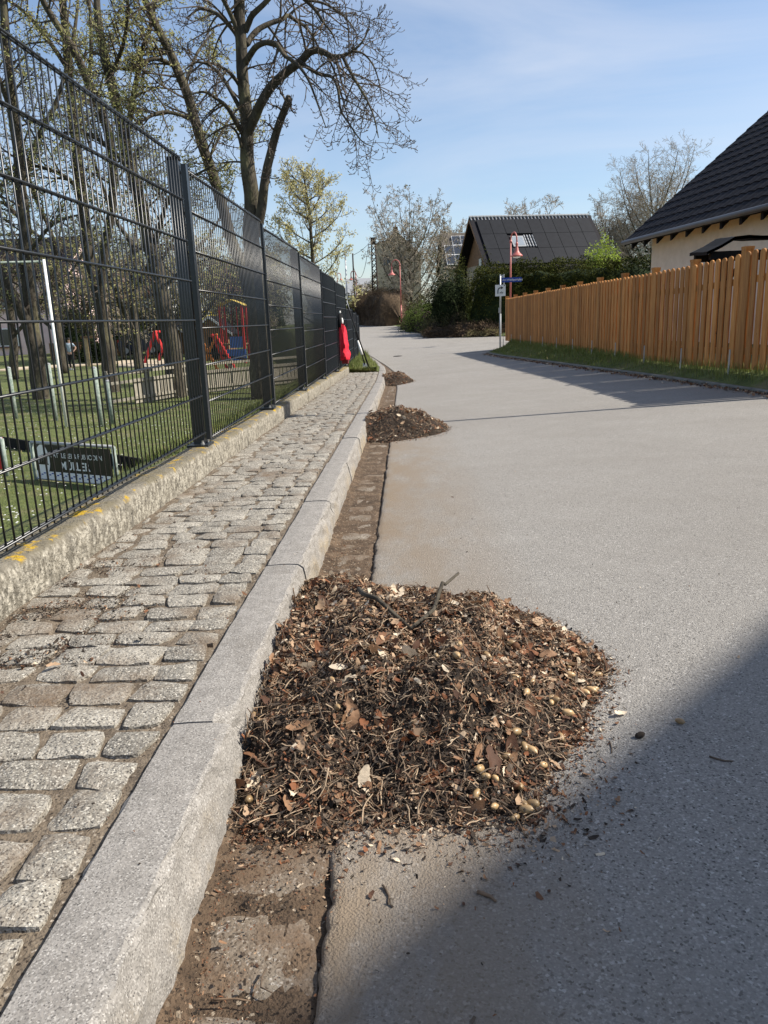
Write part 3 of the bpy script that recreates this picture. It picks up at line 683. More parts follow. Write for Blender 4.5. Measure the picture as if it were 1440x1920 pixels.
lay('fallen_leaf', leafmesh(5, M['leaf'][1]), 1157, 1500, 'small tan leaf in the foreground shadow edge on the asphalt', 'leaf', (.2, .2, 1.0), .38, dz=.004)
lay('fallen_leaf', leafmesh(12, M['leaf'][2]), 100, 1246, 'small pale leaf lying on the dark litter of the sett pavement', 'leaf', (.2, .1, .5), .5, dz=.02)
o = bpy.data.objects['fallen_leaf.005']; v = ray(100, 1246); p = v; 
for _ in range(9): p = v*((sz(p.y)+.006)/v.z if p is not v else -.72/v.z)
o.location = p
def stick(name, a, b, r, label, bend=.1, m=0):
    mb = MB()
    def g(q):
        v = ray(*q); p = v*(-.82/v.z)
        for _ in range(9): p = v*((roadz(p.x, p.y)+r if p.x > -.14 else zl(p.y)+.002+r)/v.z)
        return p
    A, B = g(a), g(b); mid = (A+B)/2; d = (B-A); sd_ = Vector((-d.y, d.x, 0))*bend
    mb.tube([A-mid, (A-mid)*.4+sd_*.7, (B-mid)*.3+sd_, B-mid], [r, r, r*.9, r*.6], 6)
    return tag(mb.build(name, M['twig'][m], None, True, loc=mid), label, 'twig')
stick('fallen_twig', (895, 1672), (930, 1690), .003, 'short thick twig on the asphalt at the front shadow edge', .1, 0)
stick('fallen_twig', (718, 1660), (727, 1695), .002, 'thin dark upright twig on the asphalt right of the gutter crack', .12, 2)
stick('fallen_twig', (1330, 1418), (1375, 1427), .0018, 'thin bowed dark twig in the foreground shadow at the right', -.12, 2)
stick('fallen_twig', (500, 1815), (512, 1862), .0015, 'curved dark stalk lying on the front gutter stone', -.3, 2)
stick('fallen_twig', (395, 1875), (470, 1877), .0014, 'long thin stalk across the front edge of the gutter stone', .05, 0)
stick('fallen_twig', (1143, 1390), (1146, 1412), .0015, 'tiny dark twig pointing at the camera right of the pile', .05, 2)
# litter caught on the pavement, in the gutter and along the right edging (uncountable)
mb = MB()
for n in range(11000):
    if random.random() < .75: y = abs(random.gauss(0, .5))+1.55; x = WX+.02+abs(random.gauss(0, .17))
    else: y = U(.5, 7); x = U(WX+.01, -.47)
    if x > -.47 or (ns(x, y, 0, 7) < -.02): continue
    add_frag(mb, Vector((x, y, sz(y)+U(-.011, .002))), Vector((0, 0, 1)), U(.003, .010) if random.random() < .9 else U(.01, .02), pick((4, 3, 2, 1, 12, 2, 2, 1, 3, 60)))
for n in range(5200):
    y = .5+(abs(random.gauss(0, 1.0)))*1.4; x = kx(y)+.03+abs(random.gauss(0, .06)) if random.random() < .6 else U(kx(y)+.03, kx(y)+.23)
    add_frag(mb, Vector((x, y, zl(y)+U(-.006, .006))), Vector((0, 0, 1)), U(.0015, .0055) if random.random() < .95 else U(.006, .014), pick((14, 8, 2, 1, 14, 3, 4, 1, 3, 12)))
for n in range(2600):
    y = U(5, 21); x = interp(RX, y)-.05-abs(random.gauss(0, .07)); add_frag(mb, Vector((x, y, roadz(x, y)+.01)), Vector((0, 0, 1)), U(.02, .06), pick((8, 8, 5, 4, 8, 2, 5, 4, 2, 5)))
for n in range(260):
    y = .75+abs(random.gauss(0, 1.6)); x = U(-.1, .46*y+.2); add_frag(mb, Vector((x, y, roadz(x, y)+.003)), Vector((0, 0, 1)), U(.003, .009) if random.random() < .9 else U(.01, .016), pick((4, 3, 2, 1, 8, 1, 1, 1, 2, 20)))
for n in range(160):
    y = U(.8, 9); x = U(-.45, -.35); add_frag(mb, Vector((x, y, sz(y)+.004)), Vector((0, 0, 1)), U(.002, .006), pick((4, 3, 2, 1, 8, 1, 1, 1, 2, 20)))
o = mb.build('leaf_litter', FRM, None, kind='stuff'); tag(o, 'scattered crumbs of leaf litter on the pavement, gutter and road edge', 'leaf litter')
# ------------------------------------------------------------------ text and small shared builders
def text_mesh(name, s, size, m, parent, M4, spacing=1.0, bold=0):
    cu = bpy.data.curves.new(name, 'FONT'); cu.body = s; cu.size = size; cu.extrude = .001; cu.space_character = spacing; cu.align_x = 'LEFT'; cu.offset = bold
    t = bpy.data.objects.new('tmp', cu); COL.objects.link(t); dg = bpy.context.evaluated_depsgraph_get()
    me = bpy.data.meshes.new_from_object(t.evaluated_get(dg)); bpy.data.objects.remove(t); me.transform(M4); me.materials.clear(); me.materials.append(m); me.name = name
    return link(name, me, parent)
def frame(o, xa, za):        # matrix with local x along xa, local y along za
    xa = Vector(xa).normalized(); za = Vector(za).normalized(); n = xa.cross(za)
    return Matrix(((xa.x, za.x, n.x, o[0]), (xa.y, za.y, n.y, o[1]), (xa.z, za.z, n.z, o[2]), (0, 0, 0, 1)))
def pix(P):
    d = P.dot(FW); return 720+FPX*P.dot(RT)/d, 960+FPX*P.dot(DN)/d
def lbox(mb, o, xa, ya, x0, x1, y0, y1, z0, z1, mi=0):   # box in a horizontal frame
    xa = Vector(xa); ya = Vector(ya); o = Vector(o)
    vs = [o+xa*x+ya*y+Vector((0, 0, z)) for x in (x0, x1) for y in (y0, y1) for z in (z0, z1)]
    mb.add(vs, [(0, 1, 3, 2), (4, 6, 7, 5), (0, 4, 5, 1), (2, 3, 7, 6), (0, 2, 6, 4), (1, 5, 7, 3)], mi)

# ------------------------------------------------------------------ wooden fence on the right
FDX = Vector((-.041, 1, 0)).normalized(); FDN = Vector((-1, -.041, 0)).normalized()    # along, towards the road
wf = thing('wooden_fence', 'orange-brown picket fence of round-topped slats along the grass verge', 'fence', (fenceX(15), 15, interp(FBZ, 15)))
WO = Vector(wf.location)
def slat_mesh(wv, th_):
    b = MB(); hh = 1.2; pr = []
    for j in range(7): a = math.pi*j/6; pr.append(Vector((math.cos(a)*wv/2, 0, hh-wv*.32+math.sin(a)*wv*.32)))
    pr += [Vector((-wv/2, 0, 0)), Vector((wv/2, 0, 0))]
    b.prism([p+Vector((0, -th_/2, 0)) for p in pr], (0, th_, 0)); return b.mesh('slat', M['wood'])
SLM = slat_mesh(.110, .014); SLB = slat_mesh(.074, .012); ang = math.atan2(FDX.y, FDX.x)
postm = MB(); postm.box((0, 0, .65), (.09, .09, 1.24)); postm.box((0, 0, 1.285), (.098, .098, .03)); PM = postm.mesh('fence_post', M['wood'])
anc = MB(); anc.box((0, 0, .05), (.03, .006, .26)); anc.tube([(0, 0, -.2), (0, 0, .02)], .012, 6); ANM = anc.mesh('post_anchor', M['galv'])
Yp = [8.63+1.345*k for k in range(-1, 12)]
for k, Y in enumerate(Yp):
    p = Vector((fenceX(Y), Y, interp(FBZ, Y)))
    po = link('fence_post', PM, wf, p-WO-FDN*.045, rot=(0, 0, ang)); link('post_anchor', ANM, po, (0, .115, .06))
    if k+1 < len(Yp):
        q = Vector((fenceX(Yp[k+1]), Yp[k+1], interp(FBZ, Yp[k+1])))
        for j in range(8):
            t = (j+.72)/8.42; c = lerp(p, q, t)
            link('slat', SLM, wf, c-WO+Vector((0, 0, .035+U(-.006, .006)))+FDN*.0, rot=(0, U(-.006, .006), ang+U(-.02, .02)))
            if j < 7: link('slat', SLB, wf, lerp(p, q, (j+1.22)/8.42)-WO+Vector((0, 0, .03+U(-.006, .006)))-FDN*.040, rot=(0, 0, ang))
        for hz in (.22, .95):
            mb = MB(); a, b = p-WO-FDN*.0325+Vector((0, 0, hz)), q-WO-FDN*.03+Vector((0, 0, hz)); d = (b-a)
            vs = [a+FDN*x+Vector((0, 0, z)) for x in (.004, .021) for z in (-.035, .035)]; vs += [v+d for v in vs]
            mb.add(vs, [(0, 1, 3, 2), (4, 6, 7, 5), (0, 4, 5, 1), (2, 3, 7, 6), (0, 2, 6, 4), (1, 5, 7, 3)]); mb.build('rail', M['wood'], wf)

# ------------------------------------------------------------------ street lamps
def lamp(p, h, az, label, r=.045):
    root = thing('street_lamp', label, 'street lamp', p, az, 'pink-red street lamps')
    mb = MB(); mb.tube([(0, 0, -.2), (0, 0, 1.05)], r*1.35, 10); mb.tube([(0, 0, 1.05), (0, 0, 1.12)], [r*1.35, r], 10, caps=False); mb.tube([(0, 0, 1.1), (0, 0, h-.28)], [r, r*.8], 10)
    mb.build('pole', M['lamp'], root, True)
    mb = MB(); mb.tube([(0, 0, h-.34), (0, 0, h-.24)], r*1.15, 10)
    mb.tube([(.24-.24*math.cos(a), 0, h-.28+.28*math.sin(a)) for a in [math.pi*i/10 for i in range(11)]]+[(.48, 0, h-.36)], r*.75, 8); mb.build('arm', M['lamp'], root, True)
    mb = MB(); mb.lathe((.48, 0, h-.86), [(.21, 0), (.215, .03), (.19, .06), (.12, .12), (.075, .2), (.05, .32), (.035, .36), (.05, .40), (.05, .45), (.03, .5)], 16); mb.build('lamp_shade', M['lamp'], root, True)
    mb = MB(); mb.lathe((.48, 0, h-.92), [(.02, 0), (.12, .02), (.15, .058)], 12); mb.build('globe', M['white'], root, True)
    return root
p = at(957, 600, 30); p.z = roadz(4, 30); zt = at(957, 437, 30).z
lamp(p, zt-p.z, R(-70), 'tall pink-red street lamp in front of the solar roof', .036)
p = at(753, 608, 47); zt = at(748, 487, 47).z; p.z -= .0
lamp(p, zt-p.z, R(180), 'pink-red street lamp beside the dark planting bed, right of the brown hedge', .036)
p = at(669, 560, 80); p.z = -.5; zt = at(666, 508, 80).z
lamp(p, zt-p.z, R(180), 'distant pink-red street lamp left of the lattice mast', .06)
p = at(634, 560, 100); p.z = -.6; zt = at(640, 512, 100).z
lamp(p, zt-p.z, R(0), 'farthest street lamp, its shade just left of the two thin poles', .06)
lamp((3.50, 7.16, -.66), 4.75, R(180), 'street lamp on the verge at the near end of the wooden fence', .038)

# ------------------------------------------------------------------ sign post at the corner
p = at(938, 642, 24.2); S0 = Vector((p.x, p.y, landr(p.x, 22.9) if False else p.z)); top = at(941, 514, 24.2).z-S0.z
sg = thing('street_sign_post', 'slim sign post with blue street name plate and white detour sign', 'sign post', S0)
mb = MB(); mb.tube([(0, 0, -.2), (0, 0, .85)], .03, 8); mb.build('lower_pole', M['grey'], sg, True)
mb = MB(); mb.tube([(0, 0, .85), (0, 0, top-.05)], .026, 8); mb.build('upper_pole', M['galv'], sg, True)
mb = MB(); mb.tube([(.11, 0, top-.3), (.11, 0, top)], .016, 6); mb.tube([(-.005, 0, top-.08), (-.005, 0, top)], .02, 6); mb.box((.055, 0, top-.08), (.10, .012, .12)); mb.build('top_bracket', M['galv'], sg)
s_ = 24.2/1443
mb = MB(); mb.box((.335, -.045, top-.175), (.60, .012, .135)); bl = mb.build('street_name_plate', M['blue'], sg)
text_mesh('lettering', 'Am Waldsportplatz', .088, M['white'], bl, frame((.055, -.053, top-.20), (1, 0, 0), (0, 0, 1)), .88)
mb = MB(); mb.box((-.0, -.04, top-.47), (.31, .012, .33)); wp = mb.build('detour_sign', M['white'], sg)
mb = MB(); arc = [(-.075, -.048, top-.56), (-.075, -.048, top-.47), (-.06, -.048, top-.425), (-.03, -.048, top-.40), (.02, -.048, top-.395)]; mb.tube(arc, .014, 4)
mb.prism([(.02, -.046, top-.355), (.02, -.046, top-.435), (.09, -.046, top-.395)], (0, -.004, 0)); mb.build('arrow', M['black'], wp)
mb = MB()
for i, hh in enumerate((.04, .055, .035)): mb.box((-.01+i*.035, -.048, top-.56+hh/2), (.012, .004, hh)); mb.box((.0+i*.035, -.048, top-.56+hh*.8), (.03, .004, .01))
mb.box((.115, -.048, top-.335), (.028, .004, .028)); mb.build('lettering', M['black'], wp)
mb = MB(); mb.box((-.03, -.03, .95), (.05, .03, .16)); mb.build('clamp', M['galv'], sg)

# ------------------------------------------------------------------ cream house on the right with the big dark roof
E0 = at(1172, 450, 21); hu = Vector((.12, -1, 0)).normalized(); hn = Vector((1, .12, 0)).normalized()
v = ray(1440, 207); k = v.x/v.y; s1 = (k*E0.y-E0.x)/(hn.x-k*hn.y); Yt = E0.y+s1*hn.y; SL = (v.z/v.y*Yt-E0.z)/s1
HL, HS = 11.6, 5.2
h = thing('cream_house', 'cream rendered house with a big dark tiled roof behind the wooden fence', 'house', E0+hn*HS+hu*HL/2+Vector((0, 0, -3.2)))
HO = Vector(h.location)
def hp(a, s, dz=0): return E0+hu*a+hn*s+Vector((0, 0, dz))-HO
g = -.9-E0.z
mb = MB(); A, B = .5, HL-.5
w0, w1 = .5, 2*HS-.5
def zroof(s): return (s if s < HS else 2*HS-s)*SL-.20
for a in (A, B):
    mb.add([hp(a, w0, g), hp(a, w1, g), hp(a, w1, zroof(w1)), hp(a, HS, zroof(HS)), hp(a, w0, zroof(w0))], [(0, 1, 2, 3, 4)])
for s in (w0, w1): mb.add([hp(A, s, g), hp(B, s, g), hp(B, s, zroof(w0)), hp(A, s, zroof(w0))], [(0, 1, 2, 3)])
mb.build('wall', M['render'], h)
mb = MB(); th = .10
for s0, s1_ in ((0, HS), (2*HS, HS)):
    pts = [hp(0, s0, -.04), hp(HL, s0, -.04), hp(HL, s1_, HS*SL-.04), hp(0, s1_, HS*SL-.04)]
    mb.add(pts+[p_+Vector((0, 0, -th)) for p_ in pts], [(0, 1, 2, 3), (4, 7, 6, 5), (0, 4, 5, 1), (1, 5, 6, 2), (3, 2, 6, 7), (0, 3, 7, 4)])
rf = mb.build('roof', M['tile'], h)
# pantiles: a wave across, a lip at the lower end
tm = MB(); tw_, tl_ = .30, .37; prof = [(0, 0), (.05, .011), (.10, .024), (.15, .028), (.20, .022), (.25, .009), (.30, .002)]
rows = [[(x, 0, z-.018) for x, z in prof], [(x, 0, z+.004) for x, z in prof], [(x, tl_, z-.016) for x, z in prof]]
tm.grid([rows[0], rows[1]]); tm.grid([rows[1], rows[2]]); TM = tm.mesh('roof_tile', M['tile'])
sl = math.atan(SL); sv = Vector((hn.x*math.cos(sl), hn.y*math.cos(sl), math.sin(sl))); nv = hu.cross(sv); nv = nv if nv.z > 0 else -nv
base = Matrix(((hu.x, sv.x, nv.x, 0), (hu.y, sv.y, nv.y, 0), (hu.z, sv.z, nv.z, 0), (0, 0, 0, 1)))
xflip = hu.cross(sv).z < 0
nr = int(HS/math.cos(sl)/.335); cand = []
for r_ in range(nr+1):
    for c in range(int(HL/tw_)+1):
        P = E0+hu*(c*tw_-.02)+sv*(r_*.335-.05)+nv*(-.01+U(0, .006)); q = pix(P); cand.append((0 if q[0] < 1450 else 1, q[0] if q[0] < 1450 else -r_, P))
cand.sort(key=lambda t_: (t_[0], -t_[1])); tf = MB()
for i, (vis, _, P) in enumerate(cand):
    if vis == 0 and i < 300: link('roof_tile', TM, rf, P-HO, rot=base.to_euler())
    else:
        m4 = Matrix.Translation(P-HO) @ base; tf.add([m4 @ Vector(v_) for v_ in tm.v], tm.f)
tf.build('remaining_tiles', M['tile'], rf, kind='stuff')
mb = MB(); mb.tube([hp(-.02, -.05, -.07), hp(HL, -.05, -.07)], .055, 10); mb.build('rain_gutter', M['zincdark'], h, True)
for i in range(16):
    a = .35+i*.72
    mb = MB(); pts = [hp(a, .03, -.26), hp(a, .03, -.12), hp(a, .22, .22*SL-.13), hp(a, .22, .22*SL-.26)]; mb.prism(pts, hu*.09); mb.build('rafter', M['black'], h)
mb = MB(); mb.prism([hp(-.03, .0, -.17), hp(-.03, 0, -.03), hp(-.03, HS, HS*SL-.03), hp(-.03, HS, HS*SL-.19)], hu*.04); mb.build('verge_board', M['tile'], h)
# dark pavilion roof standing in front of that wall
P0 = at(1345, 480, 13.6); g_ = -.72
pv = thing('garden_pavilion', 'small black timber pavilion with a wavy roof in front of the cream wall', 'pavilion', (P0.x, P0.y, g_))
hz = P0.z-g_+.05
mb = MB(); rows = []
for i in range(13):
    t = i/12; xx = -.32+2.6*t; zz = hz+(.02 if t < .04 else .03+.22*smooth(t/.2)-(.02 if t > .25 else 0)); rows.append([(xx+.02*y, y, zz+.0+.02*math.sin(y*4)) for y in (-.42, -.2, 0, .2, .42)])
mb.grid(rows); n0 = len(mb.v); mb.v += [(x, y, z-.05) for x, y, z in mb.v]; mb.f += [tuple(n0+i for i in reversed(f)) for f in mb.f[:]]; mb.m += [0]*(len(mb.f)-len(mb.m))
for i in range(12): mb.f.append((i*5, (i+1)*5, n0+(i+1)*5, n0+i*5)); mb.m.append(0)
mb.f.append((0, 1, 2, 3, 4, n0+4, n0+3, n0+2, n0+1, n0)); mb.m.append(0)
mb.build('roof', M['black'], pv)
for xx, yy in ((.0, -.34), (2.0, -.34), (0, .34), (2.0, .34)):
    mb = MB(); mb.box((xx, yy, hz/2), (.1, .1, hz)); mb.build('post', M['black'], pv)
mb = MB(); mb.box((1.0, -.34, hz-.06), (2.5, .09, .12)); mb.box((1.0, .34, hz-.06), (2.5, .09, .12)); mb.build('beam', M['black'], pv)
mb = MB(); mb.tube([(.05, -.34, hz-.45), (.38, -.34, hz-.1)], .045, 4); mb.build('brace', M['black'], pv)
# neighbouring house beyond the right edge of the frame; its ridge throws the big soft shadow on the asphalt in front
RD = Vector((1, 1.05, 0)).normalized(); RNv = Vector((RD.y, -RD.x, 0))
rz_, el = 8.0, math.tan(SUN_EL); sx_ = math.sin(SUN_AZ)/el; sy2 = math.cos(SUN_AZ)/el
c0 = Vector((.35+rz_*sx_, 1.30+rz_*sy2, 0)); gz0 = -.8
nb = thing('neighbouring_house', 'gabled house with a dark roof across the road, right of the frame', 'house', (c0.x, c0.y, gz0)); dpt, hl_, eav = 2.6, 3.6, 3.7
def bp(a, s, z): return RD*a+RNv*s+Vector((0, 0, z))
mb = MB()
for a in (-hl_, hl_): mb.add([bp(a, -dpt, 0), bp(a, dpt, 0), bp(a, dpt, eav), bp(a, 0, rz_-.2), bp(a, -dpt, eav)], [(0, 1, 2, 3, 4)])
for s in (-dpt, dpt): mb.add([bp(-hl_, s, 0), bp(hl_, s, 0), bp(hl_, s, eav), bp(-hl_, s, eav)], [(0, 1, 2, 3)])
mb.build('wall', M['plaster'], nb)
mb = MB()
for s in (-1, 1):
    pts = [bp(-hl_-.3, s*(dpt+.4), eav-.3), bp(hl_+.3, s*(dpt+.4), eav-.3), bp(hl_+.3, 0, rz_), bp(-hl_-.3, 0, rz_)]
    mb.add(pts+[q-Vector((0, 0, .15)) for q in pts], [(0, 1, 2, 3), (7, 6, 5, 4), (0, 4, 5, 1), (1, 5, 6, 2), (0, 3, 7, 4)])
mb.build('roof', M['tile'], nb)
for a in (-1.8, 1.6):
    mb = MB(); mb.prism([bp(a-.5, -dpt-.02, 1.2), bp(a+.5, -dpt-.02, 1.2), bp(a+.5, -dpt-.02, 2.5), bp(a-.5, -dpt-.02, 2.5)], -RNv*.03); mb.build('window', M['glass'], nb)

# ------------------------------------------------------------------ house with the solar roof
def house(name, label, o, az, Lr, half, rise, eave_z, gz, wallm, roofm, oh=.5, group=None):
    """ridge runs along local +x from the origin o (left ridge end, world); +y points away from the camera"""
    xa = Vector((math.cos(az), math.sin(az), 0)); ya = Vector((-math.sin(az), math.cos(az), 0)); o = Vector(o)
    root = thing(name, label, 'house', (o.x, o.y, gz), 0, group); O = Vector((o.x, o.y, gz)); rzz = o.z-gz
    P = lambda x, y, z: xa*x+ya*y+Vector((0, 0, z))
    ez = rzz-rise; mb = MB()
    hw = half-oh; wz = rzz-rise*hw/half-.12
    for x in (oh, Lr-oh): mb.add([P(x, -hw, 0), P(x, hw, 0), P(x, hw, wz), P(x, 0, rzz-.12), P(x, -hw, wz)], [(0, 1, 2, 3, 4)])
    for y in (-hw, hw): mb.add([P(oh, y, 0), P(Lr-oh, y, 0), P(Lr-oh, y, wz), P(oh, y, wz)], [(0, 1, 2, 3)])
    mb.build('wall', wallm, root); mb = MB()
    for s in (-1, 1):
        pts = [P(0, s*half, ez), P(Lr, s*half, ez), P(Lr, 0, rzz), P(0, 0, rzz)]
        mb.add(pts+[q-Vector((0, 0, .2)) for q in pts], [(0, 1, 2, 3), (7, 6, 5, 4), (0, 4, 5, 1), (1, 5, 6, 2), (0, 3, 7, 4)])
    rf = mb.build('roof', roofm, root)
    return root, rf, P, rzz, ez
RL = at(879, 408, 59.5); az = R(11); vR = ray(1107, 404); k = vR.x/vR.y
Lr = (k*RL.y-RL.x)/(math.cos(az)-k*math.sin(az)); half = 4.15; rise = RL.z-at(1000, 493, 55.6).z+.25
sh, srf, SP, srz, sez = house('solar_house', 'house whose dark roof is covered with black solar modules, beyond the tall hedge', RL, az, Lr, half, rise, 0, -.6, M['beige'], M['tile'], .75)
slope = math.hypot(half, rise); cw = (Lr-.75)/9.0; rh = (slope-.55)/3.1
def roofpt(x, d, off): # x along, d down the slope, off above
    n_ = Vector((0, -rise, 0)).normalized(); t = d/slope; q = SP(x, -half*t, srz-rise*t); nn = (SP(0, -rise, 0)+Vector((0, 0, half))).normalized(); return q+nn*off
for r_ in range(3):
    for c in range(9):
        if r_ == 1 and c in (2, 3): continue
        x0, x1, d0_, d1_ = .42+c*cw+.015, .42+(c+1)*cw-.015, .42+r_*rh+.015, .42+(r_+1)*rh-.015
        pts = [roofpt(x0, d1_, .06), roofpt(x1, d1_, .06), roofpt(x1, d0_, .06), roofpt(x0, d0_, .06)]; up = roofpt(0, 0, .05)-roofpt(0, 0, 0)
        mb = MB(); mb.prism(pts, up); mb.build('solar_module', M['solar'], srf)
x0 = .42+2*cw+.2; d0_ = .42+rh+.25
mb = MB(); up = roofpt(0, 0, .06)-roofpt(0, 0, 0)
mb.prism([roofpt(x0, d0_+1.15, .02), roofpt(x0+.95, d0_+1.15, .02), roofpt(x0+.95, d0_, .02), roofpt(x0, d0_, .02)], up); sk = mb.build('skylight', M['grey'], srf)
mb = MB(); mb.prism([roofpt(x0+.1, d0_+1.03, .082), roofpt(x0+.85, d0_+1.03, .082), roofpt(x0+.85, d0_+.12, .082), roofpt(x0+.1, d0_+.12, .082)], up*.1); mb.build('pane', M['skyglass'], sk)
mb = MB()
for r_ in range(4):
    for c in range(5):
        xa_, da = .42+2*cw+1.25+c*.21, .42+rh+.12+r_*.33
        mb.tube([roofpt(xa_, da, .03), roofpt(xa_, da+.3, .045)], .055, 5)
mb.build('roof_tiles', M['grey'], srf, kind='stuff')
mb = MB()
for i in range(int(Lr/.27)): mb.tube([SP(i*.27+.02, 0, srz+.03), SP(i*.27+.27, 0, srz+.05)], .10, 6); mb.tube([roofpt(i*.27+.1, .08, .03), roofpt(i*.27+.1, .38, .03)], .055, 4)
mb.build('ridge_tiles', M['grey'], srf, kind='stuff')
mb = MB(); mb.prism([SP(.70, -.9, srz-4.4), SP(.70, -.25, srz-4.4), SP(.70, -.25, srz-2.9), SP(.70, -.9, srz-2.9)], SP(-.04, 0, 0)); mb.build('window', M['glass'], sh)
mb = MB(); mb.prism([SP(.70, -2.1, srz-4.4), SP(.70, -1.5, srz-4.4), SP(.70, -1.5, srz-2.6), SP(.70, -2.1, srz-2.6)], SP(-.04, 0, 0)); mb.build('window', M['glass'], sh)
mb = MB()
for s in (-1, 1): mb.prism([SP(-.02, 0, srz-.02), SP(-.02, s*half, sez-.02), SP(-.02, s*half, sez-.22), SP(-.02, 0, srz-.22)], SP(.05, 0, 0))
mb.build('verge_board', M['brownwood'], srf)
mb = MB(); mb.add([SP(.73, -half+.8, sez+.5), SP(.73, half-.8, sez+.5), SP(.73, 0, srz-.3)], [(0, 1, 2)]); mb.build('gable_cladding', M['brownwood'], sh)

# smaller houses further off
A = at(824, 438, 82); h2, rf2, P2_, z2, e2 = house('distant_house', 'house roof with white-framed solar collectors, left of the solar roof', A, R(4), 6.4, 4.2, 3.6, 0, .2, M['beige'], M['oldroof'], .4)
def rp2(x, t, off): return P2_(x, -4.2*t, z2-3.6*t)+Vector((0, -.65*off, .76*off))
for r_ in range(3):
    for c in range(4):
        if r_ == 0 and c == 0: continue
        x0, x1, t0, t1 = .30+c*.86, 1.09+c*.86, .14+r_*.27, .385+r_*.27
        mb = MB(); mb.prism([rp2(x0-.06, t1+.012, .05), rp2(x1+.06, t1+.012, .05), rp2(x1+.06, t0-.012, .05), rp2(x0-.06, t0-.012, .05)], rp2(0, 0, .12)-rp2(0, 0, 0)); q = mb.build('collector', M['white'], rf2)
        mb = MB(); mb.prism([rp2(x0, t1, .18), rp2(x1, t1, .18), rp2(x1, t0, .18), rp2(x0, t0, .18)], rp2(0, 0, .02)-rp2(0, 0, 0)); mb.build('pane', M['glass'], q)
# old gabled house behind the bare tree
G = at(741, 436, 105); s_ = 105/1443
gh = thing('gabled_house', 'old beige house with a steep stepped gable and chimney behind the bare tree', 'house', (G.x, G.y, 0)); gz = G.z
def gp(x, y, z): return Vector((x, y, z))
pr = [(-2.6, 0), (-2.6, gz-1.55), (-2.2, gz-1.2), (-1.2, gz-1.12), (-.15, gz-.02), (.25, gz-.02), (3.2, gz-2.9), (3.2, 0)]
mb = MB(); mb.prism([(x, 0, z) for x, z in pr], (0, 9, 0)); mb.build('wall', M['beige'], gh)
mb = MB()
for (xa_, za_), (xb_, zb_) in zip(pr[1:], pr[2:-1]): mb.prism([(xa_-.05, -.15, za_), (xb_+.05, -.15, zb_), (xb_+.05, -.15, zb_+.18), (xa_-.05, -.15, za_+.18)], (0, 9.3, 0))
rfg = mb.build('roof', M['brownwood'], gh)
mb = MB(); mb.box((.05, 1.0, gz+.35), (.6, .6, .9)); mb.tube([(.05, 1, gz+.8), (.05, 1, gz+1.1)], .1, 6); mb.build('chimney', M['brownwood'], rfg)
for x in (-1.2, .8):
    mb = MB(); mb.box((x, -.02, gz-3.4), (.9, .06, 1.3)); mb.build('window', M['glass'], gh)
# lattice mast and thin poles
p = at(704, 560, 62); zt = at(700, 449, 62).z; mz = -.4
lm = thing('lattice_mast', 'dark steel lattice power mast behind the brown hedge', 'mast', (p.x, p.y, mz)); hh = zt-mz
def leg(sx, sy, t): wd = lerp(.24, .135, t); return Vector((sx*wd, sy*wd, hh*t))
for sx, sy in ((-1, -1), (1, -1), (1, 1), (-1, 1)):
    mb = MB(); mb.tube([leg(sx, sy, 0), leg(sx, sy, 1)], .045, 4); mb.build('leg', M['rust'], lm)
mb = MB(); N_ = 15; cs = [(-1, -1), (1, -1), (1, 1), (-1, 1)]
for i in range(N_):
    for a, b in zip(cs, cs[1:]+cs[:1]): mb.tube([leg(*a, i/N_), leg(*b, (i+1)/N_)], .022, 4); mb.tube([leg(*b, i/N_), leg(*a, (i+1)/N_)], .022, 4)
mb.build('bracing', M['rust'], lm); mb = MB(); mb.box((0, 0, hh-.12), (.38, .38, .5)); mb.build('head_plate', M['rust'], lm)
mb = MB()
for z in (-.35, -.55): mb.tube([(-.15, 0, hh+z), (-.35, 0, hh+z)], .03, 5); mb.lathe((-.38, 0, hh+z-.08), [(.03, 0), (.06, .04), (.03, .08), (.06, .12), (.03, .16)], 8)
mb.build('insulator', M['white'], lm)
mastp = Vector((p.x-.38, p.y, mz+hh-.42))
def pole(qx0, qy0, qx1, qy1, Y, r, label, m):
    a = at(qx0, qy0, Y); b = at(qx1, qy1, Y); gz_ = -.5; o = thing('thin_pole', label, 'pole', (a.x, a.y, gz_)); mb = MB()
    mb.tube([(0, 0, 0), (0, 0, b.z-gz_)], [r, r*.8], 8); mb.build('shaft', M[m], o, True); mb = MB(); mb.lathe((0, 0, b.z-gz_), [(r, 0), (r*1.2, .03), (.01, .08)], 8); mb.build('pole_cap', M['grey'], o)
    return Vector((a.x, a.y, b.z))
pa = pole(651, 560, 648, 474, 50, .05, 'pale thin pole left of the wire-carrying pole, just above the mesh fence', 'galv')
pb = pole(665, 560, 662, 476, 70, .075, 'dark pole carrying wires to the lattice mast', 'rust')
def wire(a, b, sag, label):
    mb = MB(); mid = (a+b)/2; mb.tube([a+(b-a)*t-Vector((0, 0, sag*4*t*(1-t)))-mid for t in [i/12 for i in range(13)]], .018, 4); tag(mb.build('overhead_wire', M['black'], None, loc=mid), label, 'wire')
wire(pb+Vector((0, 0, -1.0)), mastp, 1.6, 'slack overhead wire hanging deepest between dark pole and lattice mast')
wire(pb+Vector((0, 0, -.1)), mastp+Vector((0, 0, .1)), .1, 'taut upper overhead wire between dark pole and lattice mast')
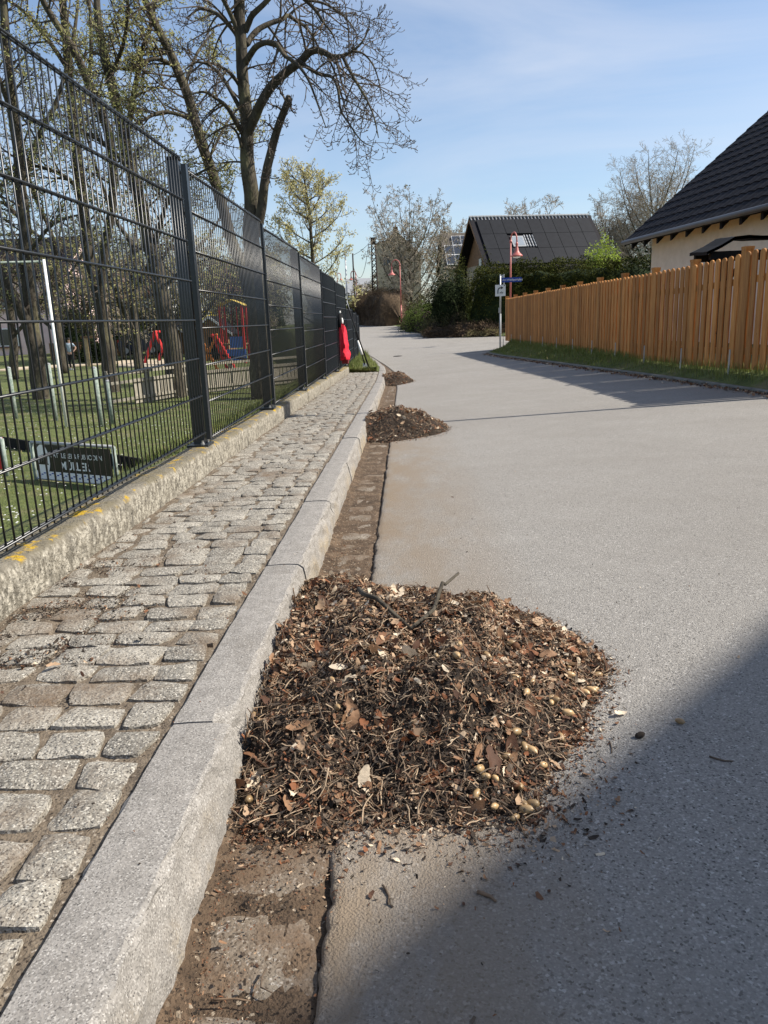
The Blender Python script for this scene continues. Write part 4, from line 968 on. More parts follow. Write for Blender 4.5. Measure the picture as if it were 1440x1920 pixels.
# cluster of far roofs at the end of the road
B_ = at(648, 523, 130); hb, rb, Pb, zb_, eb = house('distant_house', 'far grey-blue roofed house at the end of the road, left of the mast', B_, R(0), 4.0, 3.4, 2.6, 0, -1, M['plaster'], M['grey'], .3)
mb = MB(); mb.box(Pb(1.6, -3.05, eb-.9), (1, .06, 1)); mb.build('window', M['glass'], hb)
B_ = at(668, 536, 120); hb, rb, Pb, zb_, eb = house('distant_house', 'far low pale roofed building just above the brown hedge, left of the mast', B_, R(0), 2.6, 2.6, 1.6, 0, -1, M['plaster'], M['pale'], .2)
mb = MB(); mb.box(Pb(1.0, -2.4, eb-.5), (.8, .06, .7)); mb.build('window', M['glass'], hb)
# two flat dark ovals, one inside the other, set in the road
p = at(746, 661, 25); zc = roadz(p.x, p.y)
mc = thing('road_oval', 'small flat dark oval set in the road beyond the far leaf pile', 'cover', (p.x, p.y, zc))
mb = MB(); mb.lathe((0, 0, -.01), [(.15, 0), (.15, .016), (.135, .018)], 16); fr = mb.build('rim', M['rust'], mc); fr.scale = (1, 2.2, 1)
mb = MB(); mb.lathe((0, 0, -.01), [(.12, 0), (.12, .019), (.05, .021)], 16); fr = mb.build('inner_oval', M['rust'], mc); fr.scale = (1, 2.2, 1)
# ------------------------------------------------------------------ trees
def subdivide(pts, rad, k=3):
    out, ro = [], []
    for i in range(len(pts)-1):
        p0 = pts[max(0, i-1)]; p1 = pts[i]; p2 = pts[i+1]; p3 = pts[min(len(pts)-1, i+2)]
        for j in range(k):
            t = j/k
            out.append(.5*((2*p1)+(p2-p0)*t+(2*p0-5*p1+4*p2-p3)*t*t+(3*p1-p0-3*p2+p3)*t**3)); ro.append(lerp(rad[i], rad[i+1], t))
    return out+[pts[-1]], ro+[rad[-1]]
def shoot(mb, p, d, Ln, r, lvl, S, tips):
    """one shoot and, recursively, its side shoots"""
    n = S['seg'][lvl]; pts = [p]; d = d.normalized(); st = Ln/n; dr, cu = S['trop'][lvl]
    for i in range(n):
        d = (d+rvec()*S['wig'][lvl]+Vector((0, 0, lerp(dr, cu, i/max(1, n-1))))).normalized(); pts.append(pts[-1]+d*st)
    last = lvl == S['max']
    rr = [max(S['rmin'], r*(1-.75*i/n)) for i in range(n+1)]
    mb.tube(pts, rr, 5 if lvl == 1 else 3, caps=False)
    if last:
        tips.append((pts[-1], d)); 
        if S.get('mid'): tips.append((pts[n//2], d))
        return
    nc = S['nc'][lvl]
    for c in range(nc):
        t = (c+.5+U(-.35, .35))/nc; t = .18+.82*t; i = min(n-1, int(t*n)); q = lerp(pts[i], pts[i+1], t*n-i if t*n-i < 1 else 1); dd = (pts[i+1]-pts[i]).normalized()
        o = dd.orthogonal(); o.rotate(Matrix.Rotation(U(0, 6.28), 3, dd)); sd = (dd*S['fwd'][lvl]+o*1.0)
        shoot(mb, q, sd, Ln*S['lr'][lvl]*U(.6, 1.15)*(1.15-.5*t), r*.55, lvl+1, S, tips)
    tips.append((pts[-1], d))
def limb_kids(mb, pts, rad, S, tips, n, Ln, out=None, t0=.15, lvl=1):
    N_ = len(pts)-1
    for c in range(n):
        t = t0+(1-t0)*(c+U(.1, .9))/n; f = t*N_; i = min(N_-1, int(f)); q = lerp(pts[i], pts[i+1], f-i); dd = (pts[i+1]-pts[i]).normalized()
        o = dd.orthogonal(); o.rotate(Matrix.Rotation(U(0, 6.28), 3, dd)); r = lerp(rad[i], rad[i+1], f-i)
        shoot(mb, q, dd*S['fwd'][0]+o, Ln*U(.55, 1.15)*(1.25-.6*t), min(r*.55, .03), lvl, S, tips)
def leaves(tips, size, per, keep=1.0, spread=.06, m=None):
    mb = MB()
    for p, d in tips:
        if random.random() > keep: continue
        for _ in range(per):
            q = p+rvec()*spread; a = rvec().normalized()*size*U(.6, 1.3); b = a.cross(rvec()).normalized()*size*U(.25, .5)
            mb.add([q-a*.5, q+b*.5, q+a*.5, q-b*.5], [(0, 1, 2, 3)])
    return mb
def tree(name, label, base, limbs, S, kids, bark=None, twigm=None, leafm=None, lsize=.06, lper=3, lkeep=.6, lspread=.06, group=None, buds=False):
    base = Vector(base); root = thing(name, label, 'tree', base, 0, group); tm_, bm_ = MB(), MB(); tips = []
    for li, (pts, rad) in enumerate(limbs):
        pts = [Vector(p)-base for p in pts]
        P, Rd = subdivide(pts, rad, 4)
        P = [p+Vector((ns(p.x, p.z, li, 1.1), ns(p.y, p.z, li+9, 1.1), 0))*min(.06, Rd[i]*.5)*(1 if i else 0) for i, p in enumerate(P)]
        tm_.tube(P, Rd, 10 if rad[0] > .12 else 7)
        n, Ln, t0 = kids[li] if li < len(kids) else kids[-1]
        limb_kids(bm_, P, Rd, S, tips, n, Ln, None, t0)
    tm_.build('trunk', bark or M['bark'], root, True); bm_.build('branches', twigm or M['twigbark'], root)
    if buds:
        mb = MB()
        for p, d in tips: mb.tube([p-d*.01, p+d*.015, p+d*.045], [.005, .011, .002], 4)
        mb.build('buds', twigm or M['twigbark'], root)
    if leafm: leaves(tips, lsize, lper, lkeep, lspread).build('foliage', leafm, root)
    return root
def L2(lst, Y, dY=0):   # polyline given where it shows, at distance Y (drifting by dY along it)
    n = len(lst)-1; return [at(x, y, Y+dY*i/max(1, n)) for i, (x, y) in enumerate(lst)]
Z = lambda lst: [(400+x/3.6, y/3.6) for x, y in lst]
# the big bare chestnut
SC = dict(seg={1: 9, 2: 7, 3: 5}, trop={1: (-.14, .02), 2: (-.10, .28), 3: (-.05, .36)}, wig={1: .10, 2: .10, 3: .10}, nc={1: 7, 2: 2}, lr={1: .36, 2: .6}, fwd={0: .6, 1: 1.0, 2: .9}, max=3, rmin=.0056)
tr = L2([(493, 770), (482, 620), (474, 480), (471, 400), (467, 330), (463, 250), (457, 150), (451, 60), (447, -60), (446, -220), (450, -420)], 20.3)
limbs = [(tr, [.30, .24, .215, .19, .185, .155, .14, .135, .12, .09, .05]),
 (L2(Z([(290, 1600), (330, 1400), (350, 1250), (390, 1000), (440, 850), (500, 700), (508, 650)]), 20.2, -.6), [.13, .12, .11, .10, .09, .085, .06]),
 (L2(Z([(222, 930), (245, 870), (290, 760), (320, 700), (400, 580), (500, 480), (580, 420), (640, 360), (690, 338), (740, 350), (800, 380), (870, 377), (930, 350), (1000, 290), (1045, 200), (1058, 115)]), 20.3, -1.4), [.11, .12, .12, .115, .11, .10, .095, .085, .08, .07, .06, .045, .03, .022, .015, .008]),
 (L2(Z([(870, 377), (920, 480), (980, 580), (1040, 680), (1085, 790), (1115, 930)]), 19, -.5), [.04, .036, .03, .024, .018, .01]),
 (L2(Z([(930, 345), (1010, 360), (1080, 440), (1120, 560), (1140, 690)]), 19, .3), [.025, .022, .018, .014, .008]),
 (L2(Z([(590, 420), (640, 455), (720, 500), (800, 520), (840, 600), (860, 740), (920, 840), (1000, 950), (1080, 990)]), 19.6, -1.2), [.05, .045, .04, .035, .03, .025, .02, .014, .008]),
 (L2(Z([(215, 430), (250, 370), (290, 315), (360, 285), (430, 300), (480, 375), (560, 430), (640, 540), (700, 690), (760, 860)]), 20.3, -1.6), [.08, .075, .07, .06, .05, .045, .04, .03, .02, .01]),
 (L2(Z([(220, 300), (250, 250), (300, 200), (380, 160), (470, 130), (505, 105), (560, 140), (630, 190), (700, 300), (740, 420)]), 20.3, 1.2), [.075, .07, .065, .06, .055, .05, .042, .035, .025, .012]),
 (L2(Z([(215, 210), (240, 150), (265, 100), (340, 30), (430, -60), (520, -80), (620, 0), (690, 70), (740, 150), (800, 225), (835, 310)]), 20.3, -.8), [.08, .075, .07, .06, .055, .05, .045, .04, .03, .02, .01]),
 (L2(Z([(620, 0), (740, 20), (860, 90), (940, 180), (980, 260)]), 19.6, .8), [.03, .028, .024, .016, .008]),
 (L2(Z([(200, 900), (170, 850), (100, 730), (30, 670), (-60, 620), (-160, 640)]), 20.3, -1), [.07, .065, .05, .04, .03, .012]),
 (L2(Z([(195, 760), (120, 620), (50, 510), (-20, 445), (-110, 420), (-190, 470)]), 20.3, 1.2), [.06, .05, .045, .035, .025, .012]),
 (L2(Z([(185, 590), (110, 490), (0, 430), (-90, 420)]), 20.3, -1), [.05, .04, .03, .012]),
 (L2(Z([(190, 330), (150, 230), (60, 120), (0, 80), (-90, 60), (-180, 120)]), 20.3, 1), [.07, .06, .05, .045, .03, .012]),
 (L2(Z([(185, 260), (150, 180), (110, 90), (70, 10), (10, -80), (-80, -120)]), 20.3, -.5), [.07, .06, .055, .05, .035, .015]),
 (L2(Z([(210, 1060), (190, 990), (160, 900), (110, 850), (60, 870)]), 20.3, -.5), [.045, .04, .03, .02, .01])]
kd = [(9, 1.1, .35), (9, 1.1, .35), (12, 1.8, .4), (9, 1.5, .15), (7, 1.2, .15), (9, 1.5, .15), (10, 1.7, .25), (9, 1.7, .3), (9, 1.7, .3), (7, 1.2, .15), (8, 1.3, .2), (8, 1.3, .2), (6, 1.1, .2), (8, 1.3, .2), (8, 1.3, .2), (5, .8, .2)]
tree('chestnut_tree', 'tall bare horse chestnut with drooping budded twigs, rising behind the second fence post', (tr[0].x, tr[0].y, -1.9), limbs, SC, kd, buds=True)
# leafing trees on the playing field
ST = dict(seg={1: 6, 2: 5, 3: 4}, trop={1: (0, .04), 2: (-.02, .05), 3: (-.04, .1)}, wig={1: .16, 2: .2, 3: .2}, nc={1: 6, 2: 5}, lr={1: .5, 2: .5}, fwd={0: .8, 1: .8, 2: .8}, max=3, rmin=.0058)
gT = 'leafing trees on the playing field'
def t_from(name, label, Y, limbs, kids, lk=.65, grp=gT, S=ST):
    Ls = [(L2(l, Y, dY), r) for l, r, dY in limbs]; b = Ls[0][0][0]
    return tree(name, label, (b.x, b.y, -1.9), Ls, S, kids, leafm=M['bud'], lsize=.10, lper=3, lkeep=lk, lspread=.10, group=grp)
t_from('maple_tree', 'leftmost leafing tree, its trunk forking low at the left edge of the photo', 22.5, [
 ([(80, 760), (70, 690), (60, 620), (50, 500), (40, 350), (24, 200), (10, 50), (-5, -120)], [.26, .23, .21, .17, .15, .13, .11, .07], 0),
 ([(66, 660), (45, 600), (15, 540), (-30, 460), (-80, 330)], [.16, .15, .14, .12, .09], -1),
 ([(40, 340), (70, 260), (110, 180), (140, 60), (150, -60)], [.08, .07, .06, .05, .02], 1.5),
 ([(30, 240), (0, 150), (-40, 60)], [.07, .06, .03], -1),
 ([(48, 480), (100, 420), (160, 400)], [.06, .045, .015], -1.5),
 ([(45, 420), (5, 380), (-60, 370)], [.06, .045, .015], 1)], [(16, 1.9, .3), (12, 1.6, .3), (14, 1.6, .2), (10, 1.5, .2), (9, 1.3, .2), (8, 1.3, .2)])
t_from('maple_tree', 'leafing tree with a straight double-toned trunk, second trunk from the left', 24, [
 ([(213, 748), (205, 690), (198, 640), (185, 560), (165, 460), (150, 350), (140, 250), (128, 120), (118, 0), (110, -120)], [.25, .22, .20, .18, .165, .155, .14, .12, .10, .06], 0),
 ([(196, 640), (190, 560), (196, 470), (210, 380), (205, 260), (179, 181), (137, 92), (87, 14), (55, -60)], [.14, .135, .13, .12, .12, .12, .10, .08, .05], -1.5),
 ([(150, 360), (120, 330), (60, 310), (0, 320)], [.07, .06, .045, .02], -1),
 ([(140, 230), (165, 150), (170, 40), (160, -60)], [.08, .07, .05, .03], 1),
 ([(128, 130), (80, 60), (30, 10), (-30, -20)], [.07, .06, .045, .02], 1)], [(14, 1.8, .3), (18, 1.7, .3), (10, 1.4, .2), (12, 1.5, .2), (10, 1.5, .2)])
t_from('maple_tree', 'leafing tree whose pale forked trunk stands just left of the first big fence post', 21.5, [
 ([(332, 752), (326, 690), (318, 630), (304, 560), (287, 480), (268, 400), (250, 333), (233, 267), (207, 150), (188, 60), (176, -80)], [.27, .24, .225, .21, .19, .17, .155, .14, .12, .10, .05], 0),
 ([(236, 280), (250, 180), (268, 90), (285, 40), (300, -60)], [.08, .07, .06, .05, .03], 1.2),
 ([(250, 330), (210, 280), (160, 250), (110, 250)], [.07, .06, .045, .02], -1.5),
 ([(287, 470), (310, 390), (350, 340), (400, 310)], [.06, .05, .04, .02], -1),
 ([(205, 150), (235, 70), (240, -20)], [.06, .05, .03], -1),
 ([(300, 550), (350, 500), (420, 480)], [.05, .04, .015], .5)], [(16, 1.8, .3), (14, 1.5, .2), (12, 1.4, .2), (12, 1.4, .2), (8, 1.4, .2), (8, 1.2, .2)])
t_from('maple_tree', 'leafing tree with a slim trunk leaning left, just left of the bare chestnut', 22, [
 ([(486, 752), (480, 620), (462, 530), (436, 450), (411, 367), (383, 283), (353, 183), (327, 117), (300, 60), (262, -20), (230, -110)], [.18, .165, .155, .15, .145, .135, .125, .115, .10, .08, .05], 0),
 ([(330, 125), (290, 110), (240, 130), (200, 120)], [.06, .05, .04, .015], -1),
 ([(365, 225), (310, 210), (270, 225), (225, 250)], [.055, .045, .035, .012], -1.5),
 ([(390, 300), (420, 240), (440, 210)], [.04, .03, .012], 1),
 ([(345, 165), (370, 100), (400, 60)], [.05, .04, .015], 1)], [(22, 1.7, .4), (12, 1.4, .2), (12, 1.4, .2), (7, .9, .2), (8, 1.0, .2)])
SF = dict(ST); SF['nc'] = {1: 5, 2: 3}; SF['rmin'] = .011
for k, (x, Y, lab) in enumerate(((25, 33, 'leafing tree standing farther back, behind the leftmost forked trunk'), (120, 36, 'leafing tree farther back, between the two leftmost trunks'), (262, 34, 'leafing tree farther back with a straight thin trunk left of the pale forked trunk'), (370, 40, 'leafing tree far behind, between the forked trunk and the leaning trunk'))):
    b = at(x, 700, Y); b.z = -1.9; H_ = U(8, 9.5); ls = []
    tp = [b+Vector((U(-.15, .15)*i, U(-.15, .15)*i, H_*i/5)) for i in range(6)]; ls.append((tp, [.2, .17, .14, .11, .07, .03]))
    for j in range(6):
        i = 1+j % 4; s = tp[i]; a = U(0, 6.28); o = Vector((math.cos(a), math.sin(a), .9)); ls.append(([s, s+o*1.2, s+o*2.1+Vector((0, 0, .5)), s+o*2.8+Vector((0, 0, 1.3))], [.08, .06, .04, .015]))
    tree('maple_tree', lab, b, ls, SF, [(14, 1.9, .25)]+[(10, 1.5, .2)]*6, leafm=M['bud'], lsize=.12, lper=2, lkeep=.5, lspread=.12, group=gT)
# golden young tree behind the fence end
b = at(590, 590, 27); b.z = -1.3; tp = [b]+[at(x, y, 27) for x, y in ((588, 520), (584, 440), (576, 370), (566, 312))]
ls = [(tp, [.09, .075, .055, .035, .012])]
SG = dict(seg={1: 5, 2: 4}, trop={1: (.04, .05), 2: (.02, .06)}, wig={1: .08, 2: .12}, nc={1: 8}, lr={1: .38}, fwd={0: 1.1, 1: 1.0}, max=2, rmin=.006, mid=True)
for i in range(26):
    t = .08+.80*i/26; f = t*4; j = min(3, int(f)); s = lerp(tp[j], tp[j+1], f-j); a = i*2.4+U(-.3, .3); ln = lerp(1.75, .5, t)*U(.8, 1.1); o = Vector((math.cos(a), math.sin(a), 0))
    ls.append(([s, s+o*ln*.45+Vector((0, 0, ln*.25)), s+o*ln*.8+Vector((0, 0, ln*.55)), s+o*ln+Vector((0, 0, ln*.85))], [.028, .02, .013, .006]))
tree('golden_tree', 'young conical tree in pale gold leaf behind the far mesh fence', b, ls, SG, [(6, .5, .5)]+[(9, .62, .15)]*26, leafm=M['goldleaf'], lsize=.10, lper=2, lkeep=.75, lspread=.09)
# bare trees among the houses
def bare(label, qx, qbase, qtop, Y, wpx, twigm=None, stems=5, kidn=11, leafm=None, lk=.3, ang=.6, seed=None, gz=-.6, rmin=.012):
    if seed is not None: random.seed(seed)
    b = at(qx, qbase, Y); top = at(qx, qtop, Y).z; b.z = gz; H_ = top-gz; W_ = wpx*Y/1443/2; ls = []
    tp = [b+Vector((ns(i, qx, 0, .7)*.25, 0, H_*.82*i/5)) for i in range(6)]; ls.append((tp, [H_*.017, H_*.014, H_*.010, H_*.007, H_*.004, .012]))
    for j in range(stems*3):
        t = .12+.7*j/(stems*3); f = t*5; i = min(4, int(f)); s = lerp(tp[i], tp[i+1], f-i); a = j*2.4+U(-.4, .4); ln = W_*(1.0-.35*t)*U(.8, 1.1); o = Vector((math.cos(a), math.sin(a), 0)); r_ = ln*1.0*ang/.6
        ls.append(([s, s+o*ln*.4+Vector((0, 0, r_*.3)), s+o*ln*.75+Vector((0, 0, r_*.8)), s+o*ln*.95+Vector((0, 0, r_*1.3))], [H_*.006, H_*.0045, H_*.003, .010]))
    S = dict(seg={1: 5, 2: 4, 3: 3}, trop={1: (.03, .06), 2: (.02, .06), 3: (0, .08)}, wig={1: .14, 2: .18, 3: .2}, nc={1: 6, 2: 5}, lr={1: .55, 2: .55}, fwd={0: 1.0, 1: 1.0, 2: 1.0}, max=3, rmin=rmin)
    return tree('bare_tree', label, b, ls, S, [(kidn, H_*.22, .3)]+[(kidn, H_*.17, .1)]*(stems*3), twigm=twigm or M['palebark'], leafm=leafm, lsize=.16, lper=2, lkeep=lk, lspread=.12)
bare('broad bushy bare tree in front of the old gabled house, centre of the background', 770, 590, 396, 52, 165, M['palebark'], 7, 11, M['olive'], .10, .8, 3, -.5, .010)
bare('bare tree crown showing above the white-framed collector roof', 845, 560, 404, 110, 80, M['palebark'], 5, 12, None, 0, .8, 4, -.5, .022)
bare('bare rounded tree crown showing above the ridge of the solar roof', 988, 560, 350, 88, 130, M['palebark'], 5, 14, None, 0, .5, 5, -.5, .018)
bare('tall bare tree with a broad crown, left of the dark roof of the cream house', 1222, 560, 292, 70, 170, M['palebark'], 8, 16, None, 0, .8, 6, -.5, .0085)
bare('smaller bare tree between the solar roof and the tall bare tree', 1138, 560, 366, 74, 100, M['palebark'], 5, 13, None, 0, .9, 7, -.5, .012)
bare('low bare tree left of the tall bare one, behind the lime green bush', 1170, 560, 390, 72, 100, M['palebark'], 5, 13, None, 0, .6, 8, -.5, .011)
bare('small bare tree beside the lattice mast, in front of the far houses', 690, 590, 520, 70, 60, M['palebark'], 4, 8, M['olive'], .2, .7, 9, -.4, .013)

gB = 'bare bushes beyond the playing field'
for k_, (x_, qt_, Y_, lab_) in enumerate(((165, 470, 50, 'grey-brown bare bush above the person'), (232, 440, 48, 'grey-brown bare bush left of the pale forked trunk'), (300, 455, 52, 'grey-brown bare bush behind the pale forked trunk'), (375, 450, 50, 'bare bush seen right behind the first big fence post'), (440, 470, 52, 'bare bush above the play tower'), (500, 480, 54, 'bare bush left of the golden tree'))):
    t_ = bare(lab_, x_, 660, qt_, Y_, 120, M['palebark'] if k_ % 2 else M['twigbark'], 5, 9, M['bud'], .25, .9, 60+k_, -1.8, .012); t_['group'] = gB

# ------------------------------------------------------------------ hedges and shrubs
def lump(p, a, f, s=1): return ns(p.x*f, p.y*f, p.z*f+s)*a
def hedge(name, label, cat, path, wd, ht, gz, m, nleaf, lsz, core=None, rnd=.35, group=None, sticks=False, jag=.12):
    """path: ground polyline; rounded block of foliage wd wide, ht high"""
    path = [Vector((x, y, 0)) for x, y in path]; o = path[0].copy(); o.z = gz; root = thing(name, label, cat, o, 0, group)
    seg = []; tot = 0
    for a, b in zip(path, path[1:]): seg.append((tot, (b-a).length, a, b)); tot += (b-a).length
    def P(s, a, k=1.0):     # s along, a angle over the section 0..pi
        for t0, l, A, B in seg:
            if s <= t0+l+1e-6: break
        d = (B-A).normalized(); c = A+d*(s-t0); n_ = Vector((-d.y, d.x, 0)); ca, sa = math.cos(a), math.sin(a)
        ee = rnd; x = math.copysign(abs(ca)**ee, ca)*wd/2; z = abs(sa)**ee*ht
        e = min(1, min(s, tot-s)/(wd*.5)); e = (1-(1-e)**2)**.5 if e < 1 else 1; z *= .34+.66*e; x *= .08+.92*e
        q = c+n_*x*k+Vector((0, 0, z*k)); q += Vector((lump(q, jag, 1.3), lump(q, jag, 1.3, 5), lump(q, jag, 1.5, 9)))
        return q-path[0]
    mb = MB(); rows = []; ng = max(6, int(tot/.4))
    for i in range(ng+1): rows.append([P(tot*i/ng, math.pi*j/12, .90) for j in range(13)])
    n0 = 13
    for r_ in rows: mb.v += [tuple(v) for v in r_]
    for i in range(ng):
        for j in range(12): mb.f.append((i*n0+j, i*n0+j+1, (i+1)*n0+j+1, (i+1)*n0+j)); mb.m.append(0)
    mb.f += [tuple(range(13)), tuple(reversed(range(ng*13, ng*13+13)))]; mb.m += [0, 0]
    mb.build('inner_growth', core or M['soil'], root, True); mb = MB()
    for _ in range(nleaf):
        s, a = U(0, tot), math.acos(U(-1, 1)) if random.random() < .55 else random.choice((U(0, .5), U(2.64, 3.14))); q = P(s, a, U(.92, 1.09))
        if sticks:
            d = rvec(); d.z = abs(d.z)+.2; d = d.normalized()*lsz*U(.6, 1.6); w_ = d.cross(rvec()).normalized()*.007; mb.add([q-d*.5-w_, q-d*.5+w_, q+d*.5], [(0, 1, 2)])
        else:
            a_ = rvec().normalized()*lsz*U(.5, 1.3); b_ = a_.cross(rvec()).normalized()*lsz*U(.25, .5); mb.add([q-a_*.5, q+b_*.5, q+a_*.5, q-b_*.5], [(0, 1, 2, 3)])
    mb.build('foliage', m, root); return root
def shrub(name, label, c, r, ht, m, n, lsz, group=None, core=None, sticks=False, lob=.35, cat='shrub', stickw=.007):
    c = Vector(c); root = thing(name, label, cat, c, 0, group); sd = U(0, 90)
    def P(k=1.0):
        d = rvec().normalized(); d.z = abs(d.z); f = 1+noise.noise(d*1.7+Vector((sd, 0, 0)))*lob+noise.noise(d*4+Vector((0, sd, 0)))*lob*.5; return Vector((d.x*r*f, d.y*r*f, d.z*ht*f))*k
    mb = MB()
    for _ in range(9): a = P(.8); mb.tube([(0, 0, 0), a*.5+rvec()*.05, a], [r*.03+.008, .012, .005], 4)
    mb.build('stems', M['twigbark'], root); mb = MB()
    nu, nv_ = 10, 6; vs = []
    for j in range(nv_+1):
        for i in range(nu):
            th = math.pi/2*j/nv_; ph = 2*math.pi*i/nu; d = Vector((math.cos(ph)*math.cos(th), math.sin(ph)*math.cos(th), math.sin(th))); f = .72*(1+noise.noise(d*1.7+Vector((sd, 0, 0)))*lob); vs.append((d.x*r*f, d.y*r*f, d.z*ht*f))
    mb.add(vs, [(j*nu+i, j*nu+(i+1) % nu, (j+1)*nu+(i+1) % nu, (j+1)*nu+i) for j in range(nv_) for i in range(nu)])
    if core is not False: mb.build('inner_growth', core or M['soil'], root, True)
    mb = MB()
    for _ in range(n):
        q = P(U(.7, 1.06) if random.random() < .8 else U(.3, .9))
        if sticks:
            d = (q.normalized()+rvec()*.7).normalized()*lsz*U(.5, 1.6); w_ = d.cross(rvec()).normalized()*stickw; mb.add([q-d*.5-w_, q-d*.5+w_, q+d*.5], [(0, 1, 2)])
        else:
            a_ = rvec().normalized()*lsz*U(.5, 1.3); b_ = a_.cross(rvec()).normalized()*lsz*U(.25, .5); mb.add([q-a_*.5, q+b_*.5, q+a_*.5, q-b_*.5], [(0, 1, 2, 3)])
    mb.build('foliage', m, root); return root
random.seed(21)
def gx(qx, Y, qy=600): return at(qx, qy, Y).x
# tall clipped evergreen hedge behind the corner
ht = at(1000, 492, 36).z+.68
hedge('evergreen_hedge', 'tall dark clipped evergreen hedge running behind the wooden fence', 'hedge', [(gx(878, 36.5), 36.5), (gx(1000, 36.5), 36.5), (gx(1250, 36), 36), (16, 35.8)], 1.8, ht, -.85, M['hedge'], 30000, .13, M['conifer'], .35, jag=.34)
# trimmed brown hedge along the far road
hedge('brown_hedge', 'rounded trimmed leafless brown hedge along the far right side of the road', 'hedge', [(gx(750, 49.5), 49.5), (gx(738, 50), 50), (gx(715, 54), 54), (gx(695, 62), 62), (gx(677, 74), 74)], 2.2, 2.2, -.42, M['brownhedge'], 26000, .26, M['brownhedge'], .55, sticks=True, jag=.3)
for lab, qx, qt, Y, r, m, n, sz_, gz in (
 ('dark rounded conifer left of the tall evergreen hedge', 838, 505, 38, 1.0, 'conifer', 5200, .12, -.75),
 ('dark conifer with a light tip at the left end of the tall hedge', 866, 478, 39, .75, 'hedge', 3600, .12, -.75),
 ('small pointed evergreen growing above the tall hedge', 912, 480, 38, .42, 'hedge', 1600, .11, -.75),
 ('loose grey-green bush in front of the collector roof', 850, 492, 44, 1.3, 'olive', 3600, .13, -.7),
 ('dull green bushy shrub right of the second lamp', 800, 545, 45, 1.2, 'olive', 3200, .14, -.6),
 ('dark evergreen shrub between lamp and conifer', 782, 575, 47, .9, 'conifer', 2600, .13, -.6),
 ('dark green shrub under the bare tree', 812, 570, 42, .9, 'conifer', 2600, .12, -.65)):
    z = at(qx, qt, Y).z-gz; shrub('evergreen_shrub', lab, (gx(qx, Y), Y, gz), r, z, M[m], n, sz_, 'shrubs in front of the far houses', M['conifer'])
BEDK = 1.45
for lab, qx, qt, Y, r, m, n, sz_, st in (
 ('reddish brown twiggy shrub beside the second lamp', 785, 572, 47, .8, 'bronzetwig', 1500, .16, True),
 ('bright green leafy bed shrub at the bed\'s left end', 806, 580, 40.5, .75, 'limehedge', 1900, .11, False),
 ('rounded green bed shrub right of the bright leafy one', 828, 582, 39, .6, 'hedge', 1400, .10, False),
 ('leafy green shrub between the second lamp and the bright bed shrub', 784, 577, 41.5, .7, 'limehedge', 1900, .11, False),
 ('sunlit green shrub right above the olive heather mound', 846, 572, 39.2, .6, 'limehedge', 1700, .11, False),
 ('olive heather mound in the middle of the bed', 818, 600, 37.6, .6, 'olive', 1500, .12, True),
 ('pale olive tufted shrub highest in the bed', 850, 583, 37.6, .55, 'olive', 1500, .12, True),
 ('low dark brown heather at the bed\'s front edge', 835, 617, 36.6, .8, 'brownhedge', 2000, .14, True),
 ('dark brown heather below the middle of the tall hedge', 880, 606, 36.0, .9, 'brownhedge', 2000, .14, True),
 ('dark heather mound left of the sign post', 915, 604, 35.6, .7, 'brownhedge', 1800, .14, True),
 ('straw-coloured tuft at the bed\'s right front', 890, 620, 35.2, .35, 'dry', 700, .14, True),
 ('small dry tuft right beside the foot of the sign post', 922, 620, 35.0, .32, 'dry', 500, .14, True),
 ('spiky yellow-green plant at the bed\'s left tip', 764, 603, 43.5, .34, 'olive', 500, .16, True)):
    gz = landr(gx(qx, Y), Y)-.05; z = max(.3, at(qx, qt, Y).z-gz); shrub('bed_shrub', lab, (gx(qx, Y), Y, gz), r*BEDK, z*1.25, M[m], int(n*1.3), sz_, 'shrubs of the corner planting bed', M['soil'], st, .3, stickw=.014)
random.seed(33)
shrub('lime_bush', 'round lime green bush in fresh leaf above the hedge, right of the solar roof', (gx(1120, 39.5), 39.5, -.6), 1.0, at(1122, 452, 39.5).z+.6, M['limegreen'], 13000, .14, None, M['hedge'], cat='bush')
shrub('evergreen_shrub', 'dark conifer tucked beside the corner of the cream house', (gx(1195, 30), 30, -.7), .9, at(1195, 462, 30).z+.7, M['conifer'], 3000, .12, 'shrubs in front of the far houses', M['conifer'])
# grass in the corner patch, on the verge and behind the wall
mb = MB()
def blade(x, y, z, h, m=0):
    a = U(0, 6.28); d = Vector((math.cos(a), math.sin(a), 0)); w_ = Vector((-d.y, d.x, 0))*U(.002, .004)*(1 if y < 12 else 2.2); b = Vector((x, y, z)); l_ = U(.1, .6)*h
    mb.add([b-w_, b+w_, b+d*l_*.4+Vector((0, 0, h*.6))+w_*.6, b+d*l_*.4+Vector((0, 0, h*.6))-w_*.6, b+d*l_+Vector((0, 0, h))], [(0, 1, 2, 3), (3, 2, 4)], m)
for _ in range(15000):
    y = 15.2+8*U(0, 1)**1.5; k = kx(y)-.13; x = U(max(-1.75, k-1.3), k-.03); z = landl(x, y, kx(y)-.11, sz(y)-.004)
    blade(x, y, z-.01, U(.04, .13)+(.14*smooth(1-abs(x+1.15)/.3)) if ns(x, y, 0, 3) < .1 else U(.05, .16), 1 if random.random() < .08 else 0)
for _ in range(17000):
    y = U(6.2, 22.4); r = interp(RX, y); f = fenceX(y); x = r+.05+(f+.35-r)*U(0, 1)**.8; z = landr(x, y)
    if y > 21.1 and x < r+.06: continue
    blade(x, y, z-.01, U(.03, .08)+(.09*smooth(1-abs(x-f)/.25)), 1 if random.random() < .06 else 0)
for _ in range(6000):
    y = U(4, 15); x = -1.24-abs(random.gauss(0, .22)); z = landl(x, y, -1.225, sz(y)+.085); blade(x, y, z-.01, U(.03, .08), 1 if random.random() < .05 else 0)
